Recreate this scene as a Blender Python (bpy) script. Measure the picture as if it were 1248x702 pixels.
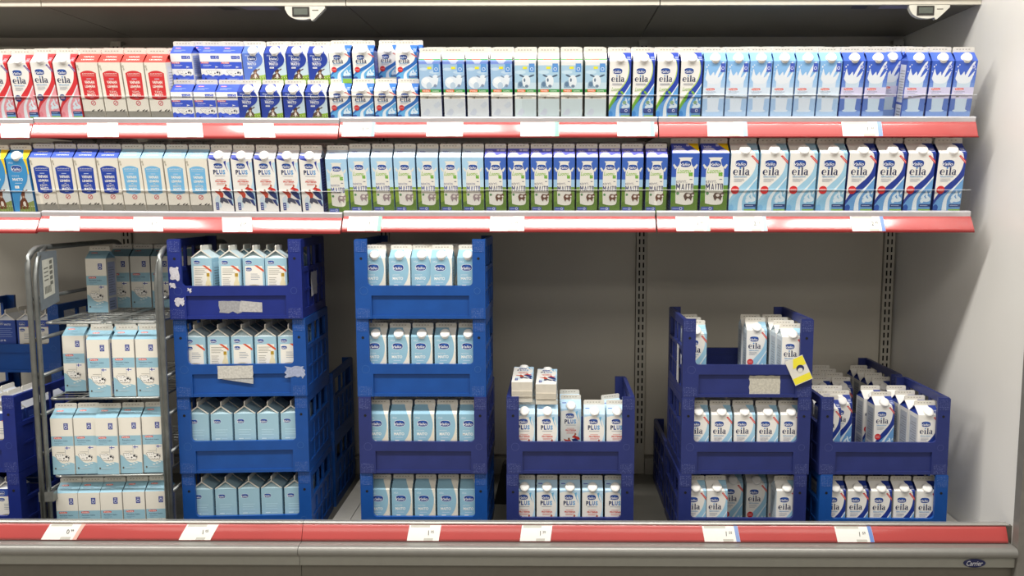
import bpy, bmesh, math, random
from mathutils import Matrix, Vector
from math import radians as RD, pi, sin, cos, sqrt
random.seed(7)
SC = bpy.context.scene
COL = SC.collection
for o in list(bpy.data.objects):
    bpy.data.objects.remove(o)

# ------------------------------------------------------------------ camera
cam = bpy.data.cameras.new('camera')
cam.sensor_width = 36; cam.sensor_fit = 'HORIZONTAL'
cam.lens = 967 * 36 / 1248
cam.shift_x = -(668 - 624) / 1248
cam.clip_start = 0.05
cam_o = bpy.data.objects.new('camera', cam)
COL.objects.link(cam_o)
cam_o.location = (0, 0, 1.5)
cam_o.rotation_euler = (RD(90 - 5.79), 0, RD(0.45))
SC.camera = cam_o

# ------------------------------------------------------------------ world, lights, exposure
w = bpy.data.worlds.new('store'); SC.world = w; w.use_nodes = True
bg_n = w.node_tree.nodes['Background']
bg_n.inputs[0].default_value = (1.0, 0.94, 0.85, 1); bg_n.inputs[1].default_value = 0.21
SC.view_settings.view_transform = 'Standard'; SC.view_settings.look = 'None'
SC.view_settings.gamma = 1; SC.view_settings.use_curve_mapping = False
SC.view_settings.exposure = 0.42

def tube_light(x0, x1, y, z, power, wid=0.12, col=(1.0, 0.97, 0.925)):
    l = bpy.data.lights.new('ceiling_tube', 'AREA'); l.shape = 'RECTANGLE'
    l.size = abs(x1 - x0); l.size_y = wid; l.energy = power; l.color = col
    o = bpy.data.objects.new('ceiling_tube', l); COL.objects.link(o)
    o.location = ((x0 + x1) / 2, y, z)
    return o
# rows of fluorescent tubes hanging under the shop ceiling, parallel to the cooler
for (a, b) in ((-4.9, -3.5), (-3.4, -2.05), (-1.75, -0.3), (-0.2, 1.25), (1.35, 1.95)):
    tube_light(a, b, 1.45, 3.35, 24 * (b - a), 0.26)
for y in (-0.9, -3.3):
    for (a, b) in ((-4.5, -3.0), (-2.9, -1.4), (-1.3, 0.2), (0.3, 1.8), (1.9, 3.4)):
        tube_light(a, b, y, 3.35, 8.5 * (b - a), 1.2, (1.0, 0.935, 0.84))

# ------------------------------------------------------------------ materials
def lin(h):
    h = h.lstrip('#')
    r = [int(h[i:i + 2], 16) / 255 for i in (0, 2, 4)]
    return tuple(c / 12.92 if c <= 0.04045 else ((c + 0.055) / 1.055) ** 2.4 for c in r) + (1,)
MATS = {}
def mat(name, hexc, rough=0.45, metal=0.0, var=0.06, scale=40.0, bump=0.0, coat=0.0, spec=0.5):
    if name in MATS: return MATS[name]
    m = bpy.data.materials.new(name); m.use_nodes = True
    nt = m.node_tree; b = nt.nodes['Principled BSDF']
    b.inputs['Roughness'].default_value = rough; b.inputs['Metallic'].default_value = metal
    b.inputs['Specular IOR Level'].default_value = spec
    b.inputs['Coat Weight'].default_value = coat; b.inputs['Coat Roughness'].default_value = 0.11
    c = lin(hexc)
    tc = nt.nodes.new('ShaderNodeTexCoord')
    n = nt.nodes.new('ShaderNodeTexNoise'); n.inputs['Scale'].default_value = scale; n.inputs['Detail'].default_value = 3
    nt.links.new(tc.outputs['Object'], n.inputs['Vector'])
    r = nt.nodes.new('ShaderNodeValToRGB')
    r.color_ramp.elements[0].position = 0.3; r.color_ramp.elements[1].position = 0.7
    r.color_ramp.elements[0].color = tuple(x * (1 - var) for x in c[:3]) + (1,)
    r.color_ramp.elements[1].color = tuple(min(1, x * (1 + var)) for x in c[:3]) + (1,)
    nt.links.new(n.outputs['Fac'], r.inputs['Fac']); nt.links.new(r.outputs['Color'], b.inputs['Base Color'])
    if bump:
        bp = nt.nodes.new('ShaderNodeBump'); bp.inputs['Strength'].default_value = bump; bp.inputs['Distance'].default_value = 0.002
        nt.links.new(n.outputs['Fac'], bp.inputs['Height']); nt.links.new(bp.outputs['Normal'], b.inputs['Normal'])
    MATS[name] = m
    return m
def ink(hexc):
    return mat('print_' + hexc.lstrip('#'), hexc, rough=0.38, var=0.02, scale=25)
PAPER = 'eeece6'

def plastic(name, hexc, scuff='8f9bc8', amount=0.62):
    """crate plastic: colour with pale scuffs and a light grain"""
    if name in MATS: return MATS[name]
    m = mat(name, hexc, rough=0.38, var=0.10, scale=14)
    nt = m.node_tree; b = nt.nodes['Principled BSDF']
    src = b.inputs['Base Color'].links[0].from_socket
    tc = [n for n in nt.nodes if n.type == 'TEX_COORD'][0]
    n2 = nt.nodes.new('ShaderNodeTexNoise'); n2.inputs['Scale'].default_value = 160; n2.inputs['Detail'].default_value = 5
    n2.inputs['Roughness'].default_value = 0.7
    nt.links.new(tc.outputs['Object'], n2.inputs['Vector'])
    r = nt.nodes.new('ShaderNodeValToRGB'); r.color_ramp.elements[0].position = amount; r.color_ramp.elements[1].position = amount + 0.16
    nt.links.new(n2.outputs['Fac'], r.inputs['Fac'])
    mx = nt.nodes.new('ShaderNodeMix'); mx.data_type = 'RGBA'
    nt.links.new(r.outputs['Color'], mx.inputs['Factor']); nt.links.new(src, mx.inputs['A']); mx.inputs['B'].default_value = lin(scuff)
    nt.links.new(mx.outputs['Result'], b.inputs['Base Color'])
    return m
def dotted(name, hexc, hexd):
    """moulded grip patch: rows of small paler dots"""
    if name in MATS: return MATS[name]
    m = mat(name, hexc, rough=0.45, var=0.08, scale=20)
    nt = m.node_tree; b = nt.nodes['Principled BSDF']
    src = b.inputs['Base Color'].links[0].from_socket
    tc = [n for n in nt.nodes if n.type == 'TEX_COORD'][0]
    v = nt.nodes.new('ShaderNodeTexVoronoi'); v.inputs['Scale'].default_value = 260; v.inputs['Randomness'].default_value = 0.15
    nt.links.new(tc.outputs['Object'], v.inputs['Vector'])
    r = nt.nodes.new('ShaderNodeValToRGB'); r.color_ramp.elements[0].position = 0.18; r.color_ramp.elements[1].position = 0.3
    r.color_ramp.elements[0].color = (1, 1, 1, 1); r.color_ramp.elements[1].color = (0, 0, 0, 1)
    nt.links.new(v.outputs['Distance'], r.inputs['Fac'])
    mx = nt.nodes.new('ShaderNodeMix'); mx.data_type = 'RGBA'
    nt.links.new(r.outputs['Color'], mx.inputs['Factor']); nt.links.new(src, mx.inputs['A']); mx.inputs['B'].default_value = lin(hexd)
    nt.links.new(mx.outputs['Result'], b.inputs['Base Color'])
    return m
def clear_plastic():
    if 'clear_acrylic' in MATS: return MATS['clear_acrylic']
    m = bpy.data.materials.new('clear_acrylic'); m.use_nodes = True; nt = m.node_tree
    nt.nodes.remove(nt.nodes['Principled BSDF']); out = nt.nodes['Material Output']
    t = nt.nodes.new('ShaderNodeBsdfTransparent'); t.inputs[0].default_value = (0.965, 0.967, 0.97, 1)
    g = nt.nodes.new('ShaderNodeBsdfGlossy'); g.inputs['Roughness'].default_value = 0.05
    mx = nt.nodes.new('ShaderNodeMixShader'); mx.inputs[0].default_value = 0.025
    nt.links.new(t.outputs[0], mx.inputs[1]); nt.links.new(g.outputs[0], mx.inputs[2])
    nt.links.new(mx.outputs[0], out.inputs['Surface'])
    MATS['clear_acrylic'] = m
    return m

# ------------------------------------------------------------------ mesh helpers
class MB:
    def __init__(s): s.v = []; s.f = []; s.mi = []; s.mats = []; s.smooth = False
    def slot(s, m):
        if m not in s.mats: s.mats.append(m)
        return s.mats.index(m)
    def face(s, pts, m):
        b = len(s.v); s.v += [tuple(p) for p in pts]; s.f.append(tuple(range(b, b + len(pts)))); s.mi.append(s.slot(m))
    def box(s, x0, x1, y0, y1, z0, z1, m, mtx=None):
        b = len(s.v)
        c = [(x0, y0, z0), (x1, y0, z0), (x1, y1, z0), (x0, y1, z0), (x0, y0, z1), (x1, y0, z1), (x1, y1, z1), (x0, y1, z1)]
        if mtx: c = [tuple(mtx @ Vector(p)) for p in c]
        s.v += c
        for q in ((0, 3, 2, 1), (4, 5, 6, 7), (0, 1, 5, 4), (1, 2, 6, 5), (2, 3, 7, 6), (3, 0, 4, 7)):
            s.f.append(tuple(b + i for i in q)); s.mi.append(s.slot(m))
    def prism_y(s, pts, y0, y1, m):
        """outline in (x,z), extruded from y0 (front) to y1"""
        n = len(pts); b = len(s.v); k = s.slot(m)
        s.v += [(p[0], y0, p[1]) for p in pts] + [(p[0], y1, p[1]) for p in pts]
        s.f.append(tuple(b + i for i in range(n))); s.mi.append(k)
        s.f.append(tuple(b + n + i for i in reversed(range(n)))); s.mi.append(k)
        for i in range(n):
            j = (i + 1) % n
            s.f.append((b + j, b + i, b + n + i, b + n + j)); s.mi.append(k)
    def prism_x(s, pts, x0, x1, m):
        """outline in (y,z), extruded along x"""
        n = len(pts); b = len(s.v); k = s.slot(m)
        s.v += [(x0, p[0], p[1]) for p in pts] + [(x1, p[0], p[1]) for p in pts]
        s.v += [(x0, p[0], p[1]) for p in pts] + [(x1, p[0], p[1]) for p in pts]
        s.f.append(tuple(b + 2 * n + i for i in reversed(range(n)))); s.mi.append(k)
        s.f.append(tuple(b + 3 * n + i for i in range(n))); s.mi.append(k)
        for i in range(n):
            j = (i + 1) % n
            s.f.append((b + i, b + j, b + n + j, b + n + i)); s.mi.append(k)
    def lathe(s, prof, m, mtx=None, seg=20):
        """profile (r,h) about local z"""
        b = len(s.v); k = s.slot(m); n = len(prof)
        for i in range(seg):
            a = 2 * pi * i / seg
            for r, h in prof:
                p = Vector((r * cos(a), r * sin(a), h)); s.v.append(tuple(mtx @ p) if mtx else tuple(p))
        for i in range(seg):
            j = (i + 1) % seg
            for q in range(n - 1):
                s.f.append((b + i * n + q, b + j * n + q, b + j * n + q + 1, b + i * n + q + 1)); s.mi.append(k)
        s.f.append(tuple(b + i * n + n - 1 for i in range(seg))); s.mi.append(k)
        s.f.append(tuple(b + i * n for i in reversed(range(seg)))); s.mi.append(k)
    def tube(s, pts, r, m, seg=8):
        pts = [Vector(p) for p in pts]; b = len(s.v); k = s.slot(m); n = len(pts)
        up = Vector((0.13, 0.31, 0.94))
        for i, p in enumerate(pts):
            t = (pts[min(i + 1, n - 1)] - pts[max(i - 1, 0)]).normalized()
            a = t.cross(up)
            if a.length < 0.05: a = t.cross(Vector((1, 0, 0)))
            a.normalize(); c = t.cross(a)
            for q in range(seg):
                g = 2 * pi * q / seg
                s.v.append(tuple(p + (a * cos(g) + c * sin(g)) * r))
        for i in range(n - 1):
            for q in range(seg):
                e = (q + 1) % seg
                s.f.append((b + i * seg + q, b + i * seg + e, b + (i + 1) * seg + e, b + (i + 1) * seg + q)); s.mi.append(k)
        s.f.append(tuple(b + q for q in reversed(range(seg)))); s.mi.append(k)
        s.f.append(tuple(b + (n - 1) * seg + q for q in range(seg))); s.mi.append(k)
    def mesh(s, name, smooth=False):
        me = bpy.data.meshes.new(name); me.from_pydata(s.v, [], s.f)
        for m in s.mats: me.materials.append(m)
        me.polygons.foreach_set('material_index', s.mi)
        if smooth:
            me.polygons.foreach_set('use_smooth', [len(f) <= 4 for f in s.f])
        me.update()
        return me
    def build(s, name, parent=None, smooth=False):
        return link(name, s.mesh(name, smooth), parent)
def link(name, me, parent=None):
    o = bpy.data.objects.new(name, me); COL.objects.link(o)
    if parent: o.parent = parent
    return o
def empty(name, mtx):
    o = bpy.data.objects.new(name, None); COL.objects.link(o); o.empty_display_size = 0.02
    o.matrix_world = mtx
    return o
def tag(o, label, cat, group=None):
    n = len(label.split())
    assert 4 <= n <= 16, (n, label)
    o['label'] = label; o['category'] = cat
    if group: o['group'] = group
    return o
def structure(o): o['kind'] = 'structure'; return o
def rounded(pts, r, n=5):
    """round the corners of a polyline of 3-D points"""
    out = [Vector(pts[0])]
    for i in range(1, len(pts) - 1):
        a, b, c = Vector(pts[i - 1]), Vector(pts[i]), Vector(pts[i + 1])
        p = b + (a - b).normalized() * r; q = b + (c - b).normalized() * r
        for k in range(n + 1):
            t = k / n
            out.append(p * (1 - t) ** 2 + b * 2 * t * (1 - t) + q * t * t)
    out.append(Vector(pts[-1]))
    return out
def smooth(pts, n=4):
    """Catmull-Rom through 2-D points"""
    out = []
    m = len(pts)
    for i in range(m - 1):
        p0, p1, p2, p3 = pts[max(i - 1, 0)], pts[i], pts[i + 1], pts[min(i + 2, m - 1)]
        for k in range(n):
            t = k / n
            out.append(tuple(0.5 * (2 * p1[d] + (p2[d] - p0[d]) * t + (2 * p0[d] - 5 * p1[d] + 4 * p2[d] - p3[d]) * t * t
                                    + (3 * p1[d] - p0[d] - 3 * p2[d] + p3[d]) * t ** 3) for d in (0, 1)))
    out.append(pts[-1])
    return out

# ------------------------------------------------------------------ lettering
GLY = {}
def lettering(s, bold=0.0, shear=0.0):
    key = (s, bold, shear)
    if key in GLY: return GLY[key]
    cu = bpy.data.curves.new('lettering', 'FONT'); cu.body = s; cu.size = 1; cu.resolution_u = 2
    cu.offset = bold; cu.shear = shear
    ob = bpy.data.objects.new('lettering', cu)
    me = ob.to_mesh()
    v = [(p.co.x, p.co.y) for p in me.vertices]; f = [tuple(p.vertices) for p in me.polygons]
    ob.to_mesh_clear(); bpy.data.objects.remove(ob); bpy.data.curves.remove(cu)
    x0 = min(p[0] for p in v); x1 = max(p[0] for p in v); y0 = min(p[1] for p in v); y1 = max(p[1] for p in v)
    v = [((p[0] - (x0 + x1) / 2), (p[1] - (y0 + y1) / 2)) for p in v]
    GLY[key] = (v, f, x1 - x0, y1 - y0)
    return GLY[key]

def clip(pts, d, lim, keep_less):
    """half-plane clip of a 2-D polygon along axis d"""
    out = []; n = len(pts)
    for i in range(n):
        a, b = pts[i], pts[(i + 1) % n]
        ia = (a[d] <= lim) if keep_less else (a[d] >= lim); ib = (b[d] <= lim) if keep_less else (b[d] >= lim)
        if ia: out.append(a)
        if ia != ib:
            t = (lim - a[d]) / (b[d] - a[d]); out.append((a[0] + (b[0] - a[0]) * t, a[1] + (b[1] - a[1]) * t))
    return out

class Print(MB):
    """flat print laid on a carton face; nominal face is 70 wide, 185 high, gable slope 185..230"""
    def __init__(s, size, slope=True):
        super().__init__()
        s.w, s.H, s.rise, s.fin, s.st = size
        s.L = sqrt((s.w / 2) ** 2 + s.rise ** 2); s.k = 0; s.slope = slope
        s.su = s.w / 70
    def uv(s, u, v):
        if v <= 0: return (u * s.su, 0.0)
        return (u * s.su, 0.011 + v / 185 * (s.H - 0.011) if v <= 185 else s.H + (v - 185) / 45 * s.L)
    def pos(s, p, off):
        u, v = p
        if v <= s.H + 1e-6: return (u, -s.w / 2 - off, v)
        t = (v - s.H) / s.L; ny, nz = -s.rise / s.L, (s.w / 2) / s.L
        return (u, -s.w / 2 + t * s.w / 2 + ny * off, s.H + t * s.rise + nz * off)
    def raw(s, pts, c):
        """pts already in metres"""
        s.k += 1; off = 0.00010 + s.k * 0.000018
        h = s.w / 2 - 0.0002
        pts = clip(clip(clip(pts, 0, h, True), 0, -h, False), 1, 0.0004, False)
        if len(pts) < 3: return
        lo = clip(pts, 1, s.H, True)
        if len(lo) > 2 and max(p[1] for p in lo) - min(p[1] for p in lo) > 1e-6: s.face([s.pos(p, off) for p in lo], ink(c))
        if s.slope:
            hi = clip(clip(pts, 1, s.H, False), 1, s.H + s.L, True)
            hi = [(a, max(b, s.H + 2e-6)) for a, b in hi]
            if len(hi) > 2 and max(p[1] for p in hi) - min(p[1] for p in hi) > 1e-5: s.face([s.pos(p, off) for p in hi], ink(c))
    def poly(s, pts, c): s.raw([s.uv(*p) for p in pts], c)
    def rect(s, u0, v0, u1, v1, c): s.poly([(u0, v0), (u1, v0), (u1, v1), (u0, v1)], c)
    def ell(s, cu, cv, ru, rv, c, n=16, rot=0, sq=1.0):
        x, y = s.uv(cu, cv); ru *= s.st / 1000; rv *= s.st / 1000
        pts = []
        for i in range(n):
            a = 2 * pi * i / n
            e = abs(cos(a)) ** sq * (1 if cos(a) > 0 else -1) * ru; g = abs(sin(a)) ** sq * (1 if sin(a) > 0 else -1) * rv
            pts.append((x + e * cos(rot) - g * sin(rot), y + e * sin(rot) + g * cos(rot)))
        s.raw(pts, c)
    def ring(s, cu, cv, r, t, c, n=20):
        x, y = s.uv(cu, cv); r *= s.st / 1000; t *= s.st / 1000
        s.k += 1; off = 0.0001 + s.k * 0.000018
        for i in range(n):
            a, b = 2 * pi * i / n, 2 * pi * (i + 1) / n
            s.face([s.pos((x + q * cos(g), y + q * sin(g)), off) for q, g in ((r, a), (r, b), (r - t, b), (r - t, a))], ink(c))
    def text(s, t, cu, cv, h, c, width=None, bold=0.0, shear=0.0, rot=0):
        v, f, tw, th = lettering(t, bold, shear)
        x, y = s.uv(cu, cv); sy = h * s.st / 1000 / th; sx = sy if width is None else width * s.st / 1000 / tw
        s.k += 1; off = 0.0001 + s.k * 0.000018
        b = len(s.v); k = s.slot(ink(c)); h2 = s.w / 2 - 0.0002
        for p in v:
            px, py = p[0] * sx, p[1] * sy
            s.v.append(s.pos((max(-h2, min(h2, x + px * cos(rot) - py * sin(rot))), y + px * sin(rot) + py * cos(rot)), off))
        for q in f: s.f.append(tuple(b + i for i in q)); s.mi.append(k)
    def lines(s, u0, v, widths, c, gap=4, th=1.4):
        for i, wd in enumerate(widths): s.rect(u0, v - i * gap - th / 2, u0 + wd, v - i * gap + th / 2, c)
    # ---- recurring marks
    def valio(s, cu, cv, wd=30, main='1c3a86'):
        r = wd / 2
        s.ell(cu, cv, r, r * 0.62, 'e9edf2', sq=0.75); s.ell(cu, cv, r * 0.95, r * 0.56, main, sq=0.75)
        s.ell(cu + r * 0.15, cv + r * 0.34, r * 0.55, r * 0.14, '2c5cae')
        s.text('Valio', cu - r * 0.10, cv - r * 0.10, r * 0.50, 'f2f3f4', width=wd * 0.82, bold=0.012, shear=0.32)
    def pill(s, cu, cv, wd=22, c='d8382c', txt='Pirkka'):
        s.ell(cu, cv, wd / 2, wd * 0.13, c, sq=0.55); s.text(txt, cu, cv, wd * 0.17, 'f4ece6', width=wd * 0.8, bold=0.02)
    def badge(s, u, v, c='24348f'):
        s.rect(u - 7, v - 11, u + 7, v + 11, c); s.ring(u, v - 3, 5, 1.6, 'dfe4ee', 12); s.lines(u - 4, v + 7, [8, 8], 'dfe4ee', 4, 1.4)
    def maito_word(s, cu, cv, wd, h, c):
        x0, y0 = s.uv(cu, cv); w_ = wd * s.st / 1000; h_ = h * s.st / 1000; t = 0.052
        g = lambda a, b: (x0 + (a - 0.5) * w_, y0 + (b - 0.5) * h_)
        P = lambda *q: s.raw([g(*p) for p in q], c)
        P((0, 0), (t, 0), (t, 1), (0, 1)); P((.24 - t, 0), (.24, 0), (.24, 1), (.24 - t, 1))
        P((0, 1), (t, 1), (.12 + t * .4, .42), (.12 - t * .4, .30)); P((.24 - t, 1), (.24, 1), (.12 + t * .4, .30), (.12 - t * .4, .42))
        P((.30, 0), (.30 + t, 0), (.40 + t * .3, 1), (.40 - t * .3, 1)); P((.50 - t, 0), (.50, 0), (.40 + t * .3, 1), (.40 - t * .3, 1)); P((.335, .25), (.465, .25), (.455, .36), (.345, .36))
        P((.56, 0), (.56 + t, 0), (.56 + t, 1), (.56, 1))
        P((.66, .88), (.82, .88), (.82, 1), (.66, 1)); P((.74 - t / 2, 0), (.74 + t / 2, 0), (.74 + t / 2, .9), (.74 - t / 2, .9))
        P((.86, .08), (.86 + t, 0.06), (.86 + t, .94), (.86, .92)); P((1 - t, .06), (1, .08), (1, .92), (1 - t, .94)); P((.87, 0.0), (.99, 0.0), (1 - t * .3, .1), (.86 + t * .3, .1)); P((.87, 1.0), (.99, 1.0), (1 - t * .3, .9), (.86 + t * .3, .9))
    def eila_word(s, cu, cv, wd, c='1d2a55'):
        """serif 'eila' built from stems, bowls and serifs"""
        k = wd / 34.0
        def bowl(x, y, ro, vo, xi, ri, vi, a0, a1):
            n = 16; pts = []
            for i in range(n + 1):
                a = RD(a0 + (a1 - a0) * i / n); pts.append((x + ro * cos(a), y + vo * sin(a)))
            for i in range(n, -1, -1):
                a = RD(a0 + (a1 - a0) * i / n); pts.append((x + xi + ri * cos(a), y + vi * sin(a)))
            s.raw([g(p) for p in pts], c)
        x0, y0 = s.uv(cu, cv); q = k * s.st / 1000
        g = lambda p: (x0 + p[0] * q, y0 + p[1] * q)
        R = lambda a, b, e, d: s.raw([g((a, b)), g((e, b)), g((e, d)), g((a, d))], c)
        bowl(-12.5, -1.2, 5.2, 5.9, 0.7, 2.6, 5.0, 8, 318)          # e
        R(-15.5, -1.7, -7.4, -0.6)
        R(-4.3, -6.8, -1.3, 4.2); R(-5.6, -7, 0, -6.2); R(-5.6, 3.4, -3, 4.2)   # i
        s.raw([g((-2.8 + 2.0 * cos(a * pi / 5), 8 + 2.0 * sin(a * pi / 5))) for a in range(10)], '3f87c6')
        R(2.6, -6.8, 5.6, 9.6); R(1.3, -7, 6.9, -6.2); R(1.3, 8.8, 4, 9.6)      # l
        R(13.3, -6.8, 16.0, 2.2); R(14.5, -7, 17.6, -6.2)                        # a
        bowl(11.6, -3.3, 4.0, 3.7, 0.5, 1.6, 2.8, 0, 360)
        bowl(12.0, 1.4, 4.0, 3.4, 0.0, 2.4, 2.5, -10, 165)

# ------------------------------------------------------------------ carton designs
L1 = (0.0655, 0.178, 0.025, 0.014, 0.95)
HALF = (0.0655, 0.091, 0.022, 0.013, 0.78)
BIG = (0.084, 0.190, 0.028, 0.015, 1.2)
E_CURVE = [(8, 230), (15, 208), (24, 188), (29, 168), (29, 148), (24, 126), (13, 106), (-4, 86), (-22, 62), (-35, 36)]
def d_eila(p, main, light, pale, ribbon=True, red=True, green=False, word='laktoositon', dot='cf2b2f', rib='d2342f'):
    p.rect(-35, 0, 35, 230, PAPER)
    if green:
        p.poly(smooth([(a - 2.5 if b > 100 else a - 1, b + 3) for a, b in E_CURVE]) + [(-35, 0), (35, 0), (35, 230)], 'b9d36a')
    p.poly(smooth(E_CURVE) + [(-35, 0), (35, 0), (35, 230)], main)
    if green: p.poly(smooth([(-35, 36), (-22, 62), (-6, 82), (-12, 60), (-26, 38), (-35, 18)]), '6fae3c')
    p.poly(smooth([(-35, 20), (-22, 44), (0, 66), (20, 86), (35, 108)]) + [(35, 0), (-35, 0)], light)
    p.poly(smooth([(-35, 16), (-28, 22), (-22, 14), (-24, 0)]) + [(-35, 0)], pale)
    p.poly(smooth([(35, 114), (20, 89), (3, 65), (-7, 47), (-11, 28), (-12, 0)]) + smooth([(1, 0), (-1, 26), (1, 44), (10, 64), (23, 87), (35, 107)]), 'dfe8ec')
    for u, v, a, b, r in ((14, 50, 9, 3, 0.9), (22, 56, 3, 9, 0.2), (27, 44, 8, 3, -0.6), (16, 40, 4, 8, 0.5), (24, 36, 10, 5, 0.1), (12, 34, 5, 6, 0), (31, 60, 2, 5, -0.4)):
        p.ell(u, v, a, b, 'd9e8f0', 8, r)
    p.rect(5, 14, 35, 23, '2b3f74'); p.rect(5, 7, 35, 14, '5f8fbe'); p.rect(5, 0, 35, 7, '8ab84a')
    p.lines(8, 18.5, [20], 'b9c4da')
    if ribbon: p.poly([(15, 177), (20, 179), (35, 161), (35, 151)], rib); p.poly([(19, 174.5), (20, 175.5), (35, 157), (35, 155)], 'ecb8b0')
    p.lines(22, 205, [11, 10, 11], 'd5dcec', 6, 2)
    p.valio(-9, 153, 32); p.eila_word(-7, 127, 41)
    if green:
        p.lines(-25, 112, [32, 34], '8c94a6', 4); p.text('Luomu', -12, 94, 12, '8cb444', width=30, shear=0.4)
        p.ell(6, 84, 4, 4, '7fb23c', 8); p.ell(10, 80, 4, 3, '7fb23c', 8)
        p.ell(16, 50, 6, 6, '8fae8a', 12); p.rect(2, 16, 35, 30, '3d4f8e'); p.ring(22, 23, 4.5, 1.3, 'e6eaf2', 12)
    else:
        p.text(word, -9, 112, 5, '5b9bc9', width=33, bold=0.01); p.lines(-25, 104, [26, 26, 20], '9aa2b0', 4, 1.2)
    if red: p.ell(-21, 69, 10.5, 10.5, dot, 18); p.lines(-28, 72, [14, 13, 14], 'eab0aa', 3.2, 1.2)
def d_maito(p, main, sky='c3d3da', top='ffd82a', ball=None, cow=None, grass=None, number=None):
    p.rect(-35, 0, 35, 230, sky)
    if grass: p.rect(-35, 0, 35, 34, grass); p.poly(smooth([(-35, 30), (-15, 40), (10, 34), (35, 42)]) + [(35, 20), (-35, 20)], grass)
    if cow:
        p.poly(smooth([(-16, 10), (-14, 34), (-6, 46), (2, 56), (8, 50), (14, 32), (16, 12)]), cow)
        p.poly(smooth([(-6, 76), (2, 80), (9, 76), (8, 60), (3, 48), (-2, 50), (-5, 62)]), cow)
        p.ell(-10, 73, 6, 2.2, cow, 8, -0.4); p.ell(14, 76, 7, 2.4, cow, 8, 0.5); p.ell(2, 54, 3, 4, 'caa78c', 8)
        p.ell(-1, 68, 1, 1, '20160f', 6); p.ell(6, 68, 1, 1, '20160f', 6); p.ell(2, 30, 5, 9, 'e4ddd2', 8)
        for u in (-28, -20, -8, 4, 13, 22, 30): p.ell(u, 12, 1.6, 9, '6d8436', 6, 0.2 * (u % 3 - 1)); p.ell(u + 3, 22, 1.5, 1.5, 'e9e6c8', 6)
    if top: p.poly(smooth([(8, 230), (14, 210), (22, 190), (30, 160), (31, 135)]) + [(35, 132), (35, 230)], top)
    if ball: p.ell(26, 60, 17, 20, ball, 14); p.ell(16, 44, 7, 6, 'efe9da', 10)
    p.poly([(-35, 0), (-35, 230)] + smooth([(8, 230), (14, 210), (22, 188), (29, 162), (30, 138), (23, 108), (6, 82), (-8, 56), (-15, 26), (-19, 0)]), main)
    p.text('HYLA', -20, 172, 6, 'dfe9f2', width=14); p.valio(-4, 152, 36)
    p.text('LAKTOOSITON', -12, 127, 3.6, 'e8eef2', width=24); p.text('MAITO', -6, 115, 9.5, 'f3f3ee', width=34, bold=0.02)
    p.lines(-18, 102, [24], 'd5e2ee', 4); p.rect(-20, 84, -6, 93, 'f2f2ee'); p.lines(-18, 88.5, [9], '2c3c6c')
def d_free(p, main, name2, top):
    p.rect(-35, 0, 35, 185, 'e9e4d6'); p.rect(-35, 185, 35, 230, top)
    p.text('VAPAAN', 0, 213, 6, 'f4f2ec', width=34, bold=0.02); p.text('LEHMÄN', 0, 199, 6, 'f4f2ec', width=40, bold=0.02)
    p.poly(smooth([(-24, 66), (-12, 62), (0, 61), (12, 62), (24, 66)]) + smooth([(26, 150), (14, 156), (0, 158), (-14, 156), (-26, 150)]), main)
    p.text('JUUSTOPORTTI', 0, 147, 5, 'e9e6dc', width=40, bold=0.01); p.lines(-20, 141, [40], 'd9d5ca', 4, 1)
    p.lines(-8, 131, [16], 'c5d3e6', 4, 2)
    p.text('VAPAAN', 0, 120, 9.5, 'f1eee4', width=32, bold=0.03); p.text('LEHMÄN', 0, 107, 9.5, 'f1eee4', width=32, bold=0.03)
    p.lines(-3, 97.5, [6], 'e2ded2', 4, 1.6)
    p.text(name2, 0, 89, 8, 'e6e3d8', width=26, bold=0.01); p.text('MAITO', 0, 78, 9, 'f1eee4', width=27, bold=0.02); p.lines(-6, 69, [12], 'b9c6dd', 4, 1.5)
    p.ring(2, 51, 8, 2.2, 'cf5563'); p.poly([(-4, 47), (-2.5, 45.5), (8, 55), (6.5, 56.5)], 'cf5563')
    p.rect(-35, 0, 35, 24, '8d8a80')
    for u, v in ((-4, 25), (15, 26), (24, 25)):
        p.ell(u, v, 4, 2, '2e2b27', 8, 0.4); p.ell(u + 4, v + 3, 1.6, 1.6, '2e2b27', 6)
    p.ell(-31, 172, 3, 5, 'b9b3a2', 7); p.ell(-29, 163, 2.4, 4, 'b9b3a2', 7)
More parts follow.
